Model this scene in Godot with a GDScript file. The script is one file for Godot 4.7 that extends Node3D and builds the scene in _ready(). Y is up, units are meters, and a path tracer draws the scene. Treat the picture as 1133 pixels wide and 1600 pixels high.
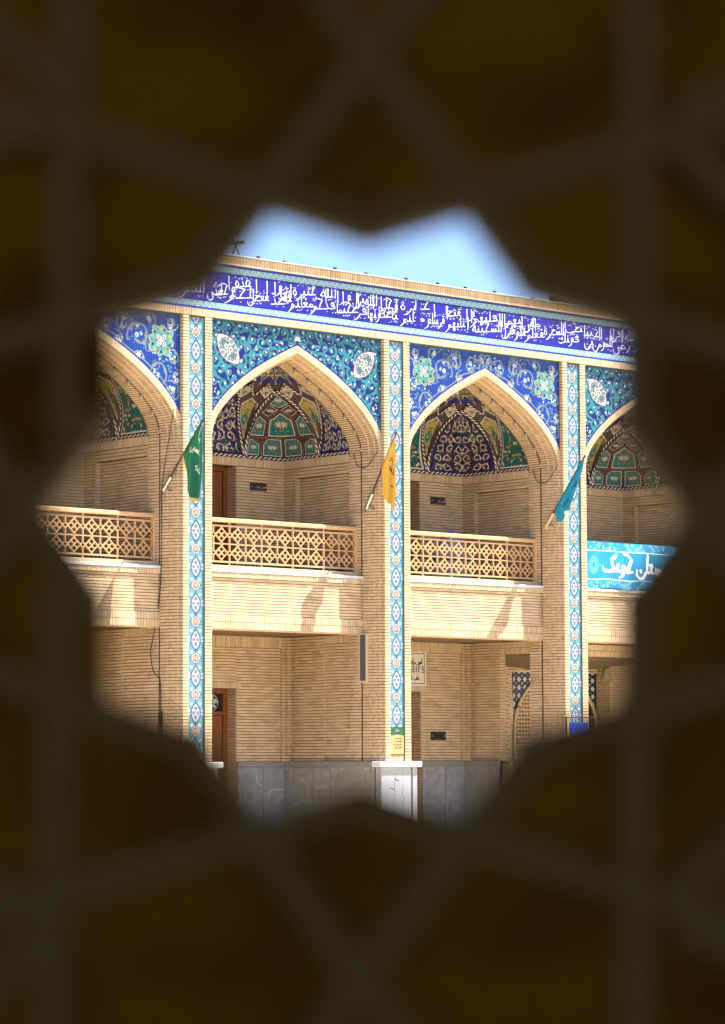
extends Node3D
# A star-shaped opening in a courtyard screen, looking across to a two-storey tiled arcade.
const S := 4.4            # pier spacing
const ZB := -2.51         # back wall of the cells
const PL := -0.278        # pier left edge from its axis
const PR := 0.317         # pier right edge
const CX := -2.18         # arch axis from the pier on its right
const HV := 6.8           # foot of the vaults
const COURSE := 0.052
var rng := RandomNumberGenerator.new()
var M := {}
var building: Node3D

# ---------------------------------------------------------------- mesh collector
class MB:
	var v := PackedVector3Array()
	var n := PackedVector3Array()
	var u := PackedVector2Array()
	var c := PackedColorArray()
	var i := PackedInt32Array()
	func quad(a: Vector3, b: Vector3, d: Vector3, e: Vector3, col := Color.WHITE, ua := Vector2(0, 1), ub := Vector2(1, 1), ud := Vector2(1, 0), ue := Vector2(0, 0)) -> void:
		var nn := (b - a).cross(d - a)
		if nn.length_squared() < 1e-16:
			nn = (d - a).cross(e - a)
		nn = nn.normalized()
		var k := v.size()
		v.append(a); v.append(b); v.append(d); v.append(e)
		for q in 4:
			n.append(nn); c.append(col)
		u.append(ua); u.append(ub); u.append(ud); u.append(ue)
		i.append_array(PackedInt32Array([k, k + 2, k + 1, k, k + 3, k + 2]))
	func tri(a: Vector3, b: Vector3, d: Vector3, col := Color.WHITE, ua := Vector2.ZERO, ub := Vector2.ZERO, ud := Vector2.ZERO) -> void:
		var nn := (b - a).cross(d - a).normalized()
		var k := v.size()
		v.append(a); v.append(b); v.append(d)
		for q in 3:
			n.append(nn); c.append(col)
		u.append(ua); u.append(ub); u.append(ud)
		i.append_array(PackedInt32Array([k, k + 2, k + 1]))
	func vert(p: Vector3, nn: Vector3, uv: Vector2, col := Color.WHITE) -> int:
		v.append(p); n.append(nn); u.append(uv); c.append(col)
		return v.size() - 1
	func box(lo: Vector3, hi: Vector3, col := Color.WHITE) -> void:
		obox((lo + hi) * 0.5, Vector3((hi.x - lo.x) * 0.5, 0, 0), Vector3(0, (hi.y - lo.y) * 0.5, 0), Vector3(0, 0, (hi.z - lo.z) * 0.5), col)
	func obox(o: Vector3, x: Vector3, y: Vector3, z: Vector3, col := Color.WHITE) -> void:
		quad(o - x - y + z, o + x - y + z, o + x + y + z, o - x + y + z, col)
		quad(o + x - y - z, o - x - y - z, o - x + y - z, o + x + y - z, col)
		quad(o + x - y + z, o + x - y - z, o + x + y - z, o + x + y + z, col)
		quad(o - x - y - z, o - x - y + z, o - x + y + z, o - x + y - z, col)
		quad(o - x + y + z, o + x + y + z, o + x + y - z, o - x + y - z, col)
		quad(o - x - y - z, o + x - y - z, o + x - y + z, o - x - y + z, col)
	# chamfered box: 6 faces set in by b, 12 edge strips
	func cbox(lo: Vector3, hi: Vector3, b := 0.006, col := Color.WHITE) -> void:
		var o := (lo + hi) * 0.5
		var h := (hi - lo) * 0.5
		b = minf(b, minf(h.x, minf(h.y, h.z)) * 0.6)
		for ax in 3:
			for s in [-1.0, 1.0]:
				var N := Vector3.ZERO
				N[ax] = s
				var U := Vector3.ZERO
				U[(ax + 1) % 3] = 1.0
				var V := N.cross(U)
				var hu: float = h[(ax + 1) % 3]
				var hw: float = h[(ax + 2) % 3]
				var p := o + N * h[ax]
				quad(p - U * (hu - b) - V * (hw - b), p + U * (hu - b) - V * (hw - b), p + U * (hu - b) + V * (hw - b), p - U * (hu - b) + V * (hw - b), col)
				for t in [-1.0, 1.0]:
					var N2 = U * t
					var a0 = o + N * h[ax] + N2 * (hu - b)
					var a1 = o + N * (h[ax] - b) + N2 * hu
					var b0 = a0 - V * (hw - b)
					var b1 = a1 - V * (hw - b)
					if (b1 - b0).cross(V).dot(N + N2) > 0.0:
						quad(b0, b1, b1 + V * (hw - b) * 2.0, b0 + V * (hw - b) * 2.0, col)
					else:
						quad(b1, b0, b0 + V * (hw - b) * 2.0, b1 + V * (hw - b) * 2.0, col)
	func tube(pts: PackedVector3Array, r: float, sides := 6, col := Color.WHITE) -> void:
		var rings := []
		for k in pts.size():
			var t := (pts[mini(k + 1, pts.size() - 1)] - pts[maxi(k - 1, 0)]).normalized()
			var a := t.cross(Vector3.UP if absf(t.y) < 0.9 else Vector3.RIGHT).normalized()
			var b := t.cross(a)
			var first := v.size()
			for s in sides:
				var g := TAU * s / sides
				var d := a * cos(g) + b * sin(g)
				vert(pts[k] + d * r, d, Vector2(float(s) / sides, k), col)
			rings.append(first)
		for k in pts.size() - 1:
			for s in sides:
				var s2 := (s + 1) % sides
				var p: int = rings[k]
				var q: int = rings[k + 1]
				i.append_array(PackedInt32Array([p + s, q + s, p + s2, p + s2, q + s, q + s2]))
	func lathe(o: Vector3, prof: Array, sides := 14, col := Color.WHITE) -> void:
		for k in prof.size() - 1:
			for s in sides:
				var a := TAU * s / sides
				var b := TAU * (s + 1) / sides
				var p: Vector2 = prof[k]
				var q: Vector2 = prof[k + 1]
				quad(o + Vector3(cos(b) * p.x, p.y, sin(b) * p.x), o + Vector3(cos(a) * p.x, p.y, sin(a) * p.x), o + Vector3(cos(a) * q.x, q.y, sin(a) * q.x), o + Vector3(cos(b) * q.x, q.y, sin(b) * q.x), col)
	func arrays() -> Array:
		var a := []
		a.resize(Mesh.ARRAY_MAX)
		a[Mesh.ARRAY_VERTEX] = v; a[Mesh.ARRAY_NORMAL] = n; a[Mesh.ARRAY_TEX_UV] = u; a[Mesh.ARRAY_COLOR] = c; a[Mesh.ARRAY_INDEX] = i
		return a

# ---------------------------------------------------------------- canvas for computed prints
class Cv:
	var w: int
	var h: int
	var d := PackedByteArray()
	func _init(ww: int, hh: int, col: Color) -> void:
		w = ww; h = hh
		var im := Image.create(w, h, false, Image.FORMAT_RGB8)
		im.fill(col)
		d = im.get_data()
	func seg(x0: float, y0: float, x1: float, y1: float, r0: float, r1: float, col: Color) -> void:
		var rm := maxf(r0, r1) + 1.0
		var xa := maxi(0, int(minf(x0, x1) - rm))
		var xb := mini(w - 1, int(maxf(x0, x1) + rm) + 1)
		var ya := maxi(0, int(minf(y0, y1) - rm))
		var yb := mini(h - 1, int(maxf(y0, y1) + rm) + 1)
		var dx := x1 - x0
		var dy := y1 - y0
		var l2 := dx * dx + dy * dy + 1e-9
		var cr := col.r * 255.0
		var cg := col.g * 255.0
		var cb := col.b * 255.0
		for y in range(ya, yb + 1):
			var fy := y + 0.5 - y0
			var at := (y * w + xa) * 3
			for x in range(xa, xb + 1):
				var fx := x + 0.5 - x0
				var t := clampf((fx * dx + fy * dy) / l2, 0.0, 1.0)
				var ex := fx - t * dx
				var ey := fy - t * dy
				var a := r0 + (r1 - r0) * t - sqrt(ex * ex + ey * ey) + 0.5
				if a > 0.0:
					if a >= 1.0:
						d[at] = int(cr); d[at + 1] = int(cg); d[at + 2] = int(cb)
					else:
						d[at] = int(d[at] + (cr - d[at]) * a); d[at + 1] = int(d[at + 1] + (cg - d[at + 1]) * a); d[at + 2] = int(d[at + 2] + (cb - d[at + 2]) * a)
				at += 3
	func disc(x: float, y: float, r: float, col: Color) -> void:
		seg(x, y, x, y, r, r, col)
	func path(p: PackedVector2Array, r0: float, r1: float, col: Color) -> void:
		var k := p.size() - 1
		for j in k:
			seg(p[j].x, p[j].y, p[j + 1].x, p[j + 1].y, lerpf(r0, r1, float(j) / k), lerpf(r0, r1, float(j + 1) / k), col)
	func rect(x0: int, y0: int, x1: int, y1: int, col: Color) -> void:
		for y in range(maxi(0, y0), mini(h, y1)):
			for x in range(maxi(0, x0), mini(w, x1)):
				var at := (y * w + x) * 3
				d[at] = int(col.r * 255); d[at + 1] = int(col.g * 255); d[at + 2] = int(col.b * 255)
	func poly(p: PackedVector2Array, col: Color) -> void:
		var lo := p[0]
		var hi := p[0]
		for q in p:
			lo = lo.min(q); hi = hi.max(q)
		for y in range(maxi(0, int(lo.y)), mini(h, int(hi.y) + 1)):
			var xs := []
			for j in p.size():
				var a := p[j]
				var b := p[(j + 1) % p.size()]
				if (a.y <= y + 0.5) != (b.y <= y + 0.5):
					xs.append(a.x + (y + 0.5 - a.y) / (b.y - a.y) * (b.x - a.x))
			xs.sort()
			for j in range(0, xs.size() - 1, 2):
				for x in range(maxi(0, int(xs[j] + 0.5)), mini(w, int(xs[j + 1] + 0.5))):
					var at := (y * w + x) * 3
					d[at] = int(col.r * 255); d[at + 1] = int(col.g * 255); d[at + 2] = int(col.b * 255)
	func flower(x: float, y: float, r: float, petals: int, col: Color, heart: Color, turn := 0.0) -> void:
		for k in petals:
			var a := turn + TAU * k / petals
			disc(x + cos(a) * r * 0.58, y + sin(a) * r * 0.58, r * (0.44 if petals > 4 else 0.5), col)
		disc(x, y, r * 0.34, heart)
	func leaf(x: float, y: float, a: float, l: float, r: float, col: Color) -> void:
		seg(x, y, x + cos(a) * l * 0.5, y + sin(a) * l * 0.5, r * 0.25, r, col)
		seg(x + cos(a) * l * 0.5, y + sin(a) * l * 0.5, x + cos(a) * l, y + sin(a) * l, r, 0.3, col)
	func speckle(r: RandomNumberGenerator, amount: float) -> void:
		for k in range(0, d.size(), 3):
			var g := 1.0 + r.randf_range(-amount, amount)
			d[k] = clampi(int(d[k] * g), 0, 255); d[k + 1] = clampi(int(d[k + 1] * g), 0, 255); d[k + 2] = clampi(int(d[k + 2] * g), 0, 255)
	# fired glazes: saturated colours are deep, whites stay white
	func glaze(k := 0.64) -> ImageTexture:
		for q in range(0, d.size(), 3):
			var lo := mini(d[q], mini(d[q + 1], d[q + 2])) / 255.0
			var g := lerpf(k, 1.0, lo * lo)
			d[q] = int(d[q] * g); d[q + 1] = int(d[q + 1] * g); d[q + 2] = int(d[q + 2] * g)
		return tex()
	func tex() -> ImageTexture:
		return ImageTexture.create_from_image(Image.create_from_data(w, h, false, Image.FORMAT_RGB8, d))

static func spline(p: PackedVector2Array, n: int) -> PackedVector2Array:
	var o := PackedVector2Array()
	for k in p.size() - 1:
		var a := p[maxi(k - 1, 0)]
		var b := p[k]
		var c := p[k + 1]
		var e := p[mini(k + 2, p.size() - 1)]
		for j in n:
			o.append(b.cubic_interpolate(c, a, e, float(j) / n))
	o.append(p[p.size() - 1])
	return o

# ---------------------------------------------------------------- nodes
func tag(o: Node, label := "", category := "", group := "", kind := "") -> Node:
	if label: o.set_meta("label", label)
	if category: o.set_meta("category", category)
	if group: o.set_meta("group", group)
	if kind: o.set_meta("kind", kind)
	return o

func thing(called: String, at: Vector3, label: String, category: String, group := "") -> Node3D:
	var o := Node3D.new()
	o.name = called
	o.position = at
	add_child(o, true)
	tag(o, label, category, group)
	return o

func put(mb: MB, called: String, mat: Material, parent: Node, kind := "") -> MeshInstance3D:
	var m := ArrayMesh.new()
	m.add_surface_from_arrays(Mesh.PRIMITIVE_TRIANGLES, mb.arrays())
	m.surface_set_material(0, mat)
	var o := MeshInstance3D.new()
	o.name = called
	o.mesh = m
	parent.add_child(o, true)
	if kind: o.set_meta("kind", kind)
	return o

func put2(a: MB, ma: Material, b: MB, mbt: Material, called: String, parent: Node) -> MeshInstance3D:
	var o := put(a, called, ma, parent)
	(o.mesh as ArrayMesh).add_surface_from_arrays(Mesh.PRIMITIVE_TRIANGLES, b.arrays())
	(o.mesh as ArrayMesh).surface_set_material(1, mbt)
	return o

func mat(col: Color, rough := 0.8, t: Texture2D = null, spec := 0.5) -> StandardMaterial3D:
	var m := StandardMaterial3D.new()
	m.albedo_color = col
	m.roughness = rough
	m.metallic_specular = spec
	if t: m.albedo_texture = t
	return m

func lin(r: float, g: float, b: float) -> Color:
	return Color(r, g, b).linear_to_srgb()

# ---------------------------------------------------------------- bricks
func brick_tone(v := 0.1) -> Color:
	var g := 1.0 + rng.randf_range(-v, v)
	var k := rng.randf_range(-0.05, 0.05)
	if rng.randf() < 0.02: g *= 0.86
	return Color(0.572 * g, 0.43 * g * (1.0 - k * 0.5), 0.268 * g * (1.0 - k))

func brick(b: MB, O: Vector3, U: Vector3, V: Vector3, N: Vector3, u0: float, u1: float, v0: float, v1: float, p: float, col: Color) -> void:
	var e := 0.0
	var a := [O + U * u0 + V * v0, O + U * u1 + V * v0, O + U * u1 + V * v1, O + U * u0 + V * v1]
	var f := [O + U * (u0 + e) + V * (v0 + 0.002) + N * p, O + U * (u1 - e) + V * (v0 + 0.002) + N * p, O + U * (u1 - e) + V * (v1 - 0.002) + N * p, O + U * (u0 + e) + V * (v1 - 0.002) + N * p]
	b.quad(f[0], f[1], f[2], f[3], col)
	for k in 4:
		var k2 := (k + 1) % 4
		b.quad(a[k], a[k2], f[k2], f[k], col)

# running bond; W along U, H along V, N = U x V
func courses(b: MB, m: MB, O: Vector3, U: Vector3, V: Vector3, N: Vector3, W: float, H: float, bl := 0.215, phase := 0, p := 0.01) -> void:
	if W < 0.004 or H < 0.01: return
	m.quad(O, O + U * W, O + U * W + V * H, O + V * H)
	var rows := maxi(1, roundi(H / COURSE))
	var ch := H / rows
	for r in rows:
		var x := -bl * 0.5 if (r + phase) % 2 else 0.0
		while x < W - 0.004:
			var u0 := maxf(x, 0.0)
			var u1 := minf(x + bl, W)
			if u1 - u0 > 0.006:
				var w := rng.randf_range(-0.0004, 0.0004)
				brick(b, O, U, V, N, u0, u1, r * ch + 0.005 + w, (r + 1) * ch - 0.005 + w, p + rng.randf_range(-0.0006, 0.0006), brick_tone())
			x += bl

func soldiers(b: MB, m: MB, O: Vector3, U: Vector3, V: Vector3, N: Vector3, W: float, H: float, pitch := 0.056, p := 0.009) -> void:
	m.quad(O, O + U * W, O + U * W + V * H, O + V * H)
	var k := maxi(1, roundi(W / pitch))
	var cw := W / k
	for j in k:
		brick(b, O, U, V, N, j * cw + 0.004, (j + 1) * cw - 0.004, 0.003, H - 0.003, p + rng.randf_range(-0.002, 0.002), brick_tone())

# ---------------------------------------------------------------- arch curve: right half, offset d inwards, n+1 points from the springing to the apex
var arch_base := PackedVector2Array()
func arch_half(d: float, n: int, y0 := 6.75) -> PackedVector2Array:
	if arch_base.is_empty():
		arch_base = spline(PackedVector2Array([Vector2(1.97, 6.4), Vector2(1.965, 6.7), Vector2(1.945, 6.92), Vector2(1.875, 7.12), Vector2(1.735, 7.325), Vector2(1.5, 7.565), Vector2(1.25, 7.765), Vector2(1.0, 7.935), Vector2(0.65, 8.135), Vector2(0.3, 8.31), Vector2(0, 8.445)]), 10)
	var q := PackedVector2Array()
	for k in arch_base.size():
		var t := (arch_base[mini(k + 1, arch_base.size() - 1)] - arch_base[maxi(k - 1, 0)]).normalized()
		var p := arch_base[k] + Vector2(-t.y, t.x) * d
		if p.y < y0 and k + 1 < arch_base.size(): continue
		if q.is_empty(): q.append(Vector2(p.x, y0))
		if p.x <= 0.0:
			var l := q[q.size() - 1]
			q.append(l.lerp(p, l.x / (l.x - p.x)))
			break
		q.append(p)
	if q[q.size() - 1].x > 0.001:
		var a := q[q.size() - 2]
		var b := q[q.size() - 1]
		q.append(Vector2(0, b.y + (b.y - a.y) / (a.x - b.x) * b.x))
	return resample(q, n)

func resample(q: PackedVector2Array, n: int) -> PackedVector2Array:
	var total := 0.0
	for k in q.size() - 1: total += q[k].distance_to(q[k + 1])
	var o := PackedVector2Array([q[0]])
	var run := 0.0
	var j := 0
	for k in range(1, n):
		var want := total * k / n
		while j < q.size() - 2 and run + q[j].distance_to(q[j + 1]) < want:
			run += q[j].distance_to(q[j + 1])
			j += 1
		o.append(q[j].lerp(q[j + 1], clampf((want - run) / maxf(q[j].distance_to(q[j + 1]), 1e-6), 0, 1)))
	o.append(q[q.size() - 1])
	return o

# full arch, left foot to right foot
func arch_full(d: float, n: int, y0 := 6.75) -> PackedVector2Array:
	var r := arch_half(d, n, y0)
	var o := PackedVector2Array()
	for k in n + 1: o.append(Vector2(-r[k].x, r[k].y))
	for k in range(n - 1, -1, -1): o.append(r[k])
	return o

# ---------------------------------------------------------------- Persian and Arabic lettering, drawn with a reed pen; x runs to the left, y up, letters join on y = 0
const GLYPH := {
	"a_f": ["0,0 .12,.02 .2,.4 .2,1.6 .16,3.1", 0.4], "a_i": [".18,3.1 .12,1.6 .16,.0 .22,-.15", 0.45],
	"b_c": ["0,0 .25,.05 .38,.75 .48,.1 .85,0", 0.8],
	"b_f": ["0,0 .3,-.02 1.0,-.18 1.7,-.1 2.1,.2 2.15,.65", 2.3],
	"n_f": ["0,0 .15,-.35 .55,-.95 1.1,-.95 1.45,-.4 1.5,.4", 1.7],
	"y_f": ["0,0 .25,.35 .55,.3 .4,-.2 .25,-.7 .8,-1.1 1.5,-.95 1.9,-.35 1.9,.1", 2.1],
	"j_c": ["1.15,1.1 .75,.95 .2,.95 .05,.75|.2,.95 .75,.7 1.15,.3 1.0,.05 .3,0 0,0|.9,.02 1.45,0", 1.4],
	"j_f": ["1.1,1.0 .6,.85 .1,.8|.1,.8 .7,.4 1.0,-.3 .7,-1.0 .1,-1.2", 1.3],
	"d_f": ["0,0 .25,.25 .5,1.1|.25,.25 .4,.02 1.05,.0", 1.1], "d_i": [".25,1.15 .55,.5 .5,.1 0,.0|.5,.1 .95,.05", 1.0],
	"r_f": ["0,0 .15,.1 .3,-.25 .75,-.8 1.3,-1.0", 1.05], "r_i": [".05,.55 .2,.1 .55,-.5 1.2,-.95", 1.0],
	"s_c": ["0,0 .2,.05 .28,.55 .36,.05 .6,.02 .68,.55 .78,.05 1.0,.02 1.1,.6 1.22,.05 1.5,0", 1.45],
	"s_f": ["0,0 .2,.05 .28,.55 .36,.05 .6,.02 .68,.55 .8,.0 1.0,-.5 1.5,-.95 2.0,-.6 2.1,.2", 2.2],
	"S_c": ["0,0 .35,.15 .85,.75 1.3,.7 1.3,.15 .8,.0 .2,0|1.2,.05 1.5,.05 1.58,.5 1.68,.05 1.95,0", 1.9],
	"T_c": ["0,0 .35,.15 .85,.75 1.3,.7 1.3,.15 .8,0 .2,0|.45,.3 .42,2.6|1.0,.02 1.5,0", 1.45],
	"e_c": [".95,.85 .6,1.15 .3,.95 .45,.6 .85,.5|.55,.55 .15,.35 .25,.05 .7,0 1.3,0", 1.2],
	"e_m": ["0,0 .35,.08 .8,.75 .25,.78 .6,.1 1.0,0", 0.95],
	"f_c": ["0,0 .35,.05 .65,.45 .5,.95 .2,.8 .3,.45 .62,.15 1.0,0", 0.95],
	"f_f": ["0,0 .35,.05 .6,.5 .45,.95 .15,.75 .3,.35 .6,.05 1.2,-.12 2.1,-.05 2.4,.5", 2.5],
	"k_c": ["1.5,2.9 .8,2.6 .2,1.95|.2,1.95 .5,1.2 .75,.4 .7,.05 0,0|.6,.02 1.2,0", 1.15],
	"k_f": [".15,3.0 .2,1.2 .25,.2 .6,-.08 1.4,-.1 1.8,.25|1.0,1.1 .75,.9 1.05,.7 .75,.5", 1.95], "k_p": ["-.35,2.5 .25,1.95 .55,1.7|.55,1.7 .35,1.0 .2,.25 .6,-.05 1.5,-.05 1.95,.15 2.0,.6", 2.1],
	"l_c": ["0,0 .15,.03 .2,.5 .2,3.1|.2,.4 .25,.05 .55,0", 0.5],
	"l_f": [".12,3.1 .18,1.2 .2,0 .35,-.6 .8,-.95 1.3,-.7 1.45,0", 1.55],
	"m_c": ["0,0 .2,.35 .5,.5 .68,.25 .5,0 .2,.02 .9,0", 0.85],
	"m_f": ["0,0 .2,.4 .55,.45 .6,.1 .3,.0 .55,-.15 .95,-.65 1.5,-1.15", 1.2],
	"h_c": ["0,0 .35,.05 .3,.9 .75,1.25 1.05,.6 .7,.05 .35,.35 .7,.75|.7,.05 1.3,0", 1.25],
	"h_m": ["0,0 .35,.1 .6,.75 .25,.8 .5,.0 .55,-.7 .2,-.5 .6,.0 1.0,0", 0.95],
	"h_f": ["0,0 .15,.2 .25,1.2 .6,.7 .65,.3 .25,.25", 0.8], "h_i": [".35,1.2 .7,.6 .55,.1 .15,.2 .15,.65 .4,1.15", 0.85],
	"w_f": ["0,0 .35,.05 .6,.35 .5,.8 .2,.7 .25,.25 .6,.1 .55,-.3 .85,-.75 1.3,-.95", 1.05],
}
const KIND := {"ا": "a", "ب": "b", "ت": "b", "ث": "b", "ن": "n", "ي": "y", "ى": "y", "ج": "j", "ح": "j", "خ": "j", "د": "d", "ذ": "d", "ر": "r", "ز": "r", "س": "s", "ش": "s", "ض": "S", "ص": "S", "ط": "T", "ظ": "T", "گ": "k", "ی": "y", "پ": "b", "چ": "j", "ع": "e", "غ": "e", "ف": "f", "ق": "f", "ك": "k", "ک": "k", "ل": "l", "م": "m", "ه": "h", "ة": "h", "و": "w"}
const DOTS := {"ی": [-1, 2], "ظ": [1, 1], "پ": [-1, 3], "چ": [-1, 3], "ب": [-1, 1], "ت": [1, 2], "ث": [1, 3], "ن": [1, 1], "ي": [-1, 2], "ج": [-1, 1], "خ": [1, 1], "ذ": [1, 1], "ز": [1, 1], "ش": [1, 3], "ض": [1, 1], "غ": [1, 1], "ف": [1, 1], "ق": [1, 2], "ة": [1, 2]}

func glyph_key(word: String, k: int) -> String:
	var ch := word[k]
	var kind: String = KIND[ch]
	var joined := k > 0 and not word[k - 1] in "ادذرزوةى"
	var goes_on := k < word.length() - 1 and not ch in "ادذرزوةى"
	if kind == "k" and not goes_on and ch == "ک": return "k_p"
	if not goes_on:
		if not joined and GLYPH.has(kind + "_i"): return kind + "_i"
		return kind + "_f"
	if joined and GLYPH.has(kind + "_m"): return kind + "_m"
	return ("b" if kind in "ny" else kind) + "_c"

# writes one word whose right end is at (xr, base) in canvas pixels, as wide as width (0: natural); sy is a nib unit in pixels
func write(cv: Cv, word: String, xr: float, base: float, width: float, sy: float, r: float, col: Color, slant := 0.0, turn := 0.0, tall := 1.0) -> float:
	var natural := 0.0
	for k in word.length(): natural += GLYPH[glyph_key(word, k)][1]
	var sx := width / natural if width > 0.0 else sy
	var at := 0.0
	for k in word.length():
		var key := glyph_key(word, k)
		var g: Array = GLYPH[key]
		for stroke in (g[0] as String).split("|"):
			var p := PackedVector2Array()
			for xy in stroke.split(" "):
				var f := xy.split_floats(",")
				if f[1] > 1.2: f[1] = 1.2 + (f[1] - 1.2) * tall
				p.append(Vector2(xr, base) + Vector2(-(at + f[0]) * sx, -f[1] * sy + (at + f[0]) * sx * slant).rotated(turn))
			p = spline(p, 7)
			for j in p.size() - 1:
				var t := p[j + 1] - p[j]
				var q := float(j) / (p.size() - 1)
				var pen := 0.52 + 0.55 * absf(sin(t.angle() - 0.65))
				var tip := minf(1.0, minf(0.55 + q * 4.0, 0.35 + (1.0 - q) * 3.0))
				cv.seg(p[j].x, p[j].y, p[j + 1].x, p[j + 1].y, r * pen * tip, r * pen * tip, col)
		if DOTS.has(word[k]):
			var d: Array = DOTS[word[k]]
			var mid: float = at + float(g[1]) * 0.5
			var high: float = (1.45 if not key.begins_with("b_c") else 1.15) if d[0] > 0 else (-0.6 if key.ends_with("_c") else -0.75)
			if key == "n_f": high = 0.15
			for j in int(d[1]):
				var off: float = (j - (d[1] - 1) * 0.5) * 0.5 if d[1] < 3 or j < 2 else 0.0
				var up: float = 0.45 if d[1] == 3 and j == 2 else 0.0
				var o := Vector2(xr, base) + Vector2(-(mid + off * sy / sx) * sx, -(high + up) * sy + mid * sx * slant).rotated(turn)
				cv.seg(o.x - r * 0.4, o.y - r * 0.4, o.x + r * 0.4, o.y + r * 0.4, r * 0.8, r * 0.8, col)
		at += g[1]
	return at * sx

# the inscription: words, right and left end along the wall in metres, height of the row (0 lower, 1 upper)
const VERSE := "الناس,-4.83,-4.23,0;عنكم,-4.75,-4.22,1;ايدى,-4.19,-3.87,.05;كف,-4.08,-3.73,0.12;لكم,-3.80,-3.22,0;و,-3.69,-3.58,.45;هذه,-3.59,-3.24,1;فعجل,-3.33,-2.86,0;خذ,-2.82,-2.5,-0.05;و,-2.68,-2.56,1.1;نها,-2.62,-2.36,.6;تا,-2.5,-2.36,.3;كثيرة,-2.34,-1.82,1;مغانم,-2.44,-1.87,-0.05;الله,-1.73,-1.36,1.1;عدكم,-1.93,-1.38,0.05;حكيما,-1.36,-0.86,0;و,-1.14,-1.02,1.1;عز,-0.93,-0.65,0;يزا,-0.92,-0.72,1;الله,-0.72,-0.42,.9;خذونها,-0.65,-0.09,-0.05;يا,-0.09,0.06,0;كان,-0.40,-0.07,.8;و,-0.04,0.06,.85;كثيرة,0.11,0.82,1.05;مغانم,0.12,0.70,0;و,0.72,0.86,0;قريبا,0.87,1.18,0.1;فتحا,1.20,1.57,.95;ثابهم,1.21,1.68,0;ا,1.69,1.77,0;و,1.79,1.92,1.15;عليهم,1.84,2.49,.85;السكينة,1.85,2.59,-0.05;فانزل,2.58,2.93,0;بهم,2.67,3.09,1;قلو,2.92,3.20,0;فى,3.13,3.38,.9;ما,3.36,3.58,1;فعلم,3.17,3.66,0;الشجرة,3.66,4.18,.5;تحت,4.22,4.67,1;عونك,4.01,4.58,0;يبا,4.70,4.95,.85;ا,5.11,5.20,.8;ذ,4.96,5.12,.8;ين,4.70,4.96,0;المومن,4.92,5.47,0;عن,5.42,5.70,1.05;ا,5.70,5.78,.95;رضى,5.47,5.94,0;الله,5.80,6.13,.9;لقد,6.01,6.40,0;ان,6.2,6.5,1"

func inscription(x0: float, x1: float) -> ImageTexture:
	var ppm := 2048.0 / (x1 - x0)
	var hh := int(0.497 * ppm)
	var cv := Cv.new(2048, hh, Color8(58, 50, 196))
	var r := RandomNumberGenerator.new()
	r.seed = 7
	# glaze varies a little from tile to tile
	var tw := int(0.248 * ppm)
	for tx in range(0, 2048, tw):
		for ty in 2:
			var k := r.randf_range(0.9, 1.08)
			cv.rect(tx, ty * hh / 2, mini(tx + tw, 2048), (ty + 1) * hh / 2, Color(0.23 * k, 0.2 * k, 0.77 * k))
	var white := Color8(226, 229, 240)
	for item in VERSE.split(";"):
		var f := item.split(",")
		var xl := f[1].to_float()
		var xr := f[2].to_float()
		if xr < x0 - 0.3 or xl > x1 + 0.3: continue
		var row := f[3].to_float()
		var unit := 0.085 if f[0].length() > 1 else 0.092
		var base := (0.497 - (0.118 + row * 0.2)) * ppm
		write(cv, f[0], (xr - x0) * ppm, base - (xr - xl) * ppm * 0.06, (xr - xl) * ppm, unit * ppm, 0.0098 * ppm, white, 0.12, 0.0, 0.55)
		for k in 3 + f[0].length() * 2:     # vowel strokes
			var px := (r.randf_range(xl, xr) - x0) * ppm
			var py := base - r.randf_range(1.3, 2.1) * unit * ppm if r.randf() < 0.7 else base + r.randf_range(0.4, 0.8) * unit * ppm
			var l := r.randf_range(0.012, 0.035) * ppm
			cv.seg(px, py, px + l, py - l * 0.55, 0.006 * ppm, 0.0035 * ppm, white)
	# tall uprights that cross the two rows, as in the letters alif and lam of this hand
	for x in [-3.72, -3.13, -2.9, -2.73, -2.38, -1.6, -1.33, -1.21, -0.86, -0.52, -0.33, 0.03, 0.93, 1.24, 1.72, 1.83, 2.54, 2.6, 2.66, 3.1, 3.37, 3.44, 4.12, 4.21, 4.72, 5.12, 5.42, 5.5, 5.72]:
		if x > x0 and x < x1:
			var px: float = (x - x0) * ppm
			cv.seg(px, 0.035 * ppm, px + 0.006 * ppm, 0.26 * ppm, 0.0105 * ppm, 0.007 * ppm, white)
	return cv.glaze()

func border_print() -> ImageTexture:
	var cv := Cv.new(512, 104, Color8(150, 208, 226))
	var dark := Color8(60, 96, 150)
	for k in 4:
		var x := k * 128.0
		var p := PackedVector2Array()
		for j in 33: p.append(Vector2(x + j * 4.0, 52 + sin(TAU * j / 32.0) * 22))
		cv.path(p, 3, 3, Color8(205, 196, 160))
		for q in [[32.0, 50.0, 18.0], [96.0, 54.0, 18.0]]:
			cv.flower(x + q[0], q[1], q[2], 6, Color8(206, 228, 236), Color8(90, 120, 170))
			cv.disc(x + q[0], q[1], 9, Color8(70, 120, 160))
			cv.disc(x + q[0], q[1], 4, Color8(225, 215, 150))
		for q in [[0.0, 22.0, 0.6], [64.0, 84.0, -0.5], [12.0, 80.0, 2.4], [76.0, 24.0, 3.6], [52.0, 20.0, 0.2], [116.0, 84.0, 0.3]]:
			cv.leaf(x + q[0], q[1], q[2], 26, 5, Color8(236, 240, 240) if fmod(q[0], 8.0) > 3 else Color8(72, 150, 160))
			cv.disc(x + q[0] + 6, q[1] + 8, 4, dark)
	cv.rect(0, 0, 512, 5, Color8(50, 60, 170)); cv.rect(0, 99, 512, 104, Color8(60, 70, 170))
	return cv.glaze()

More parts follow.
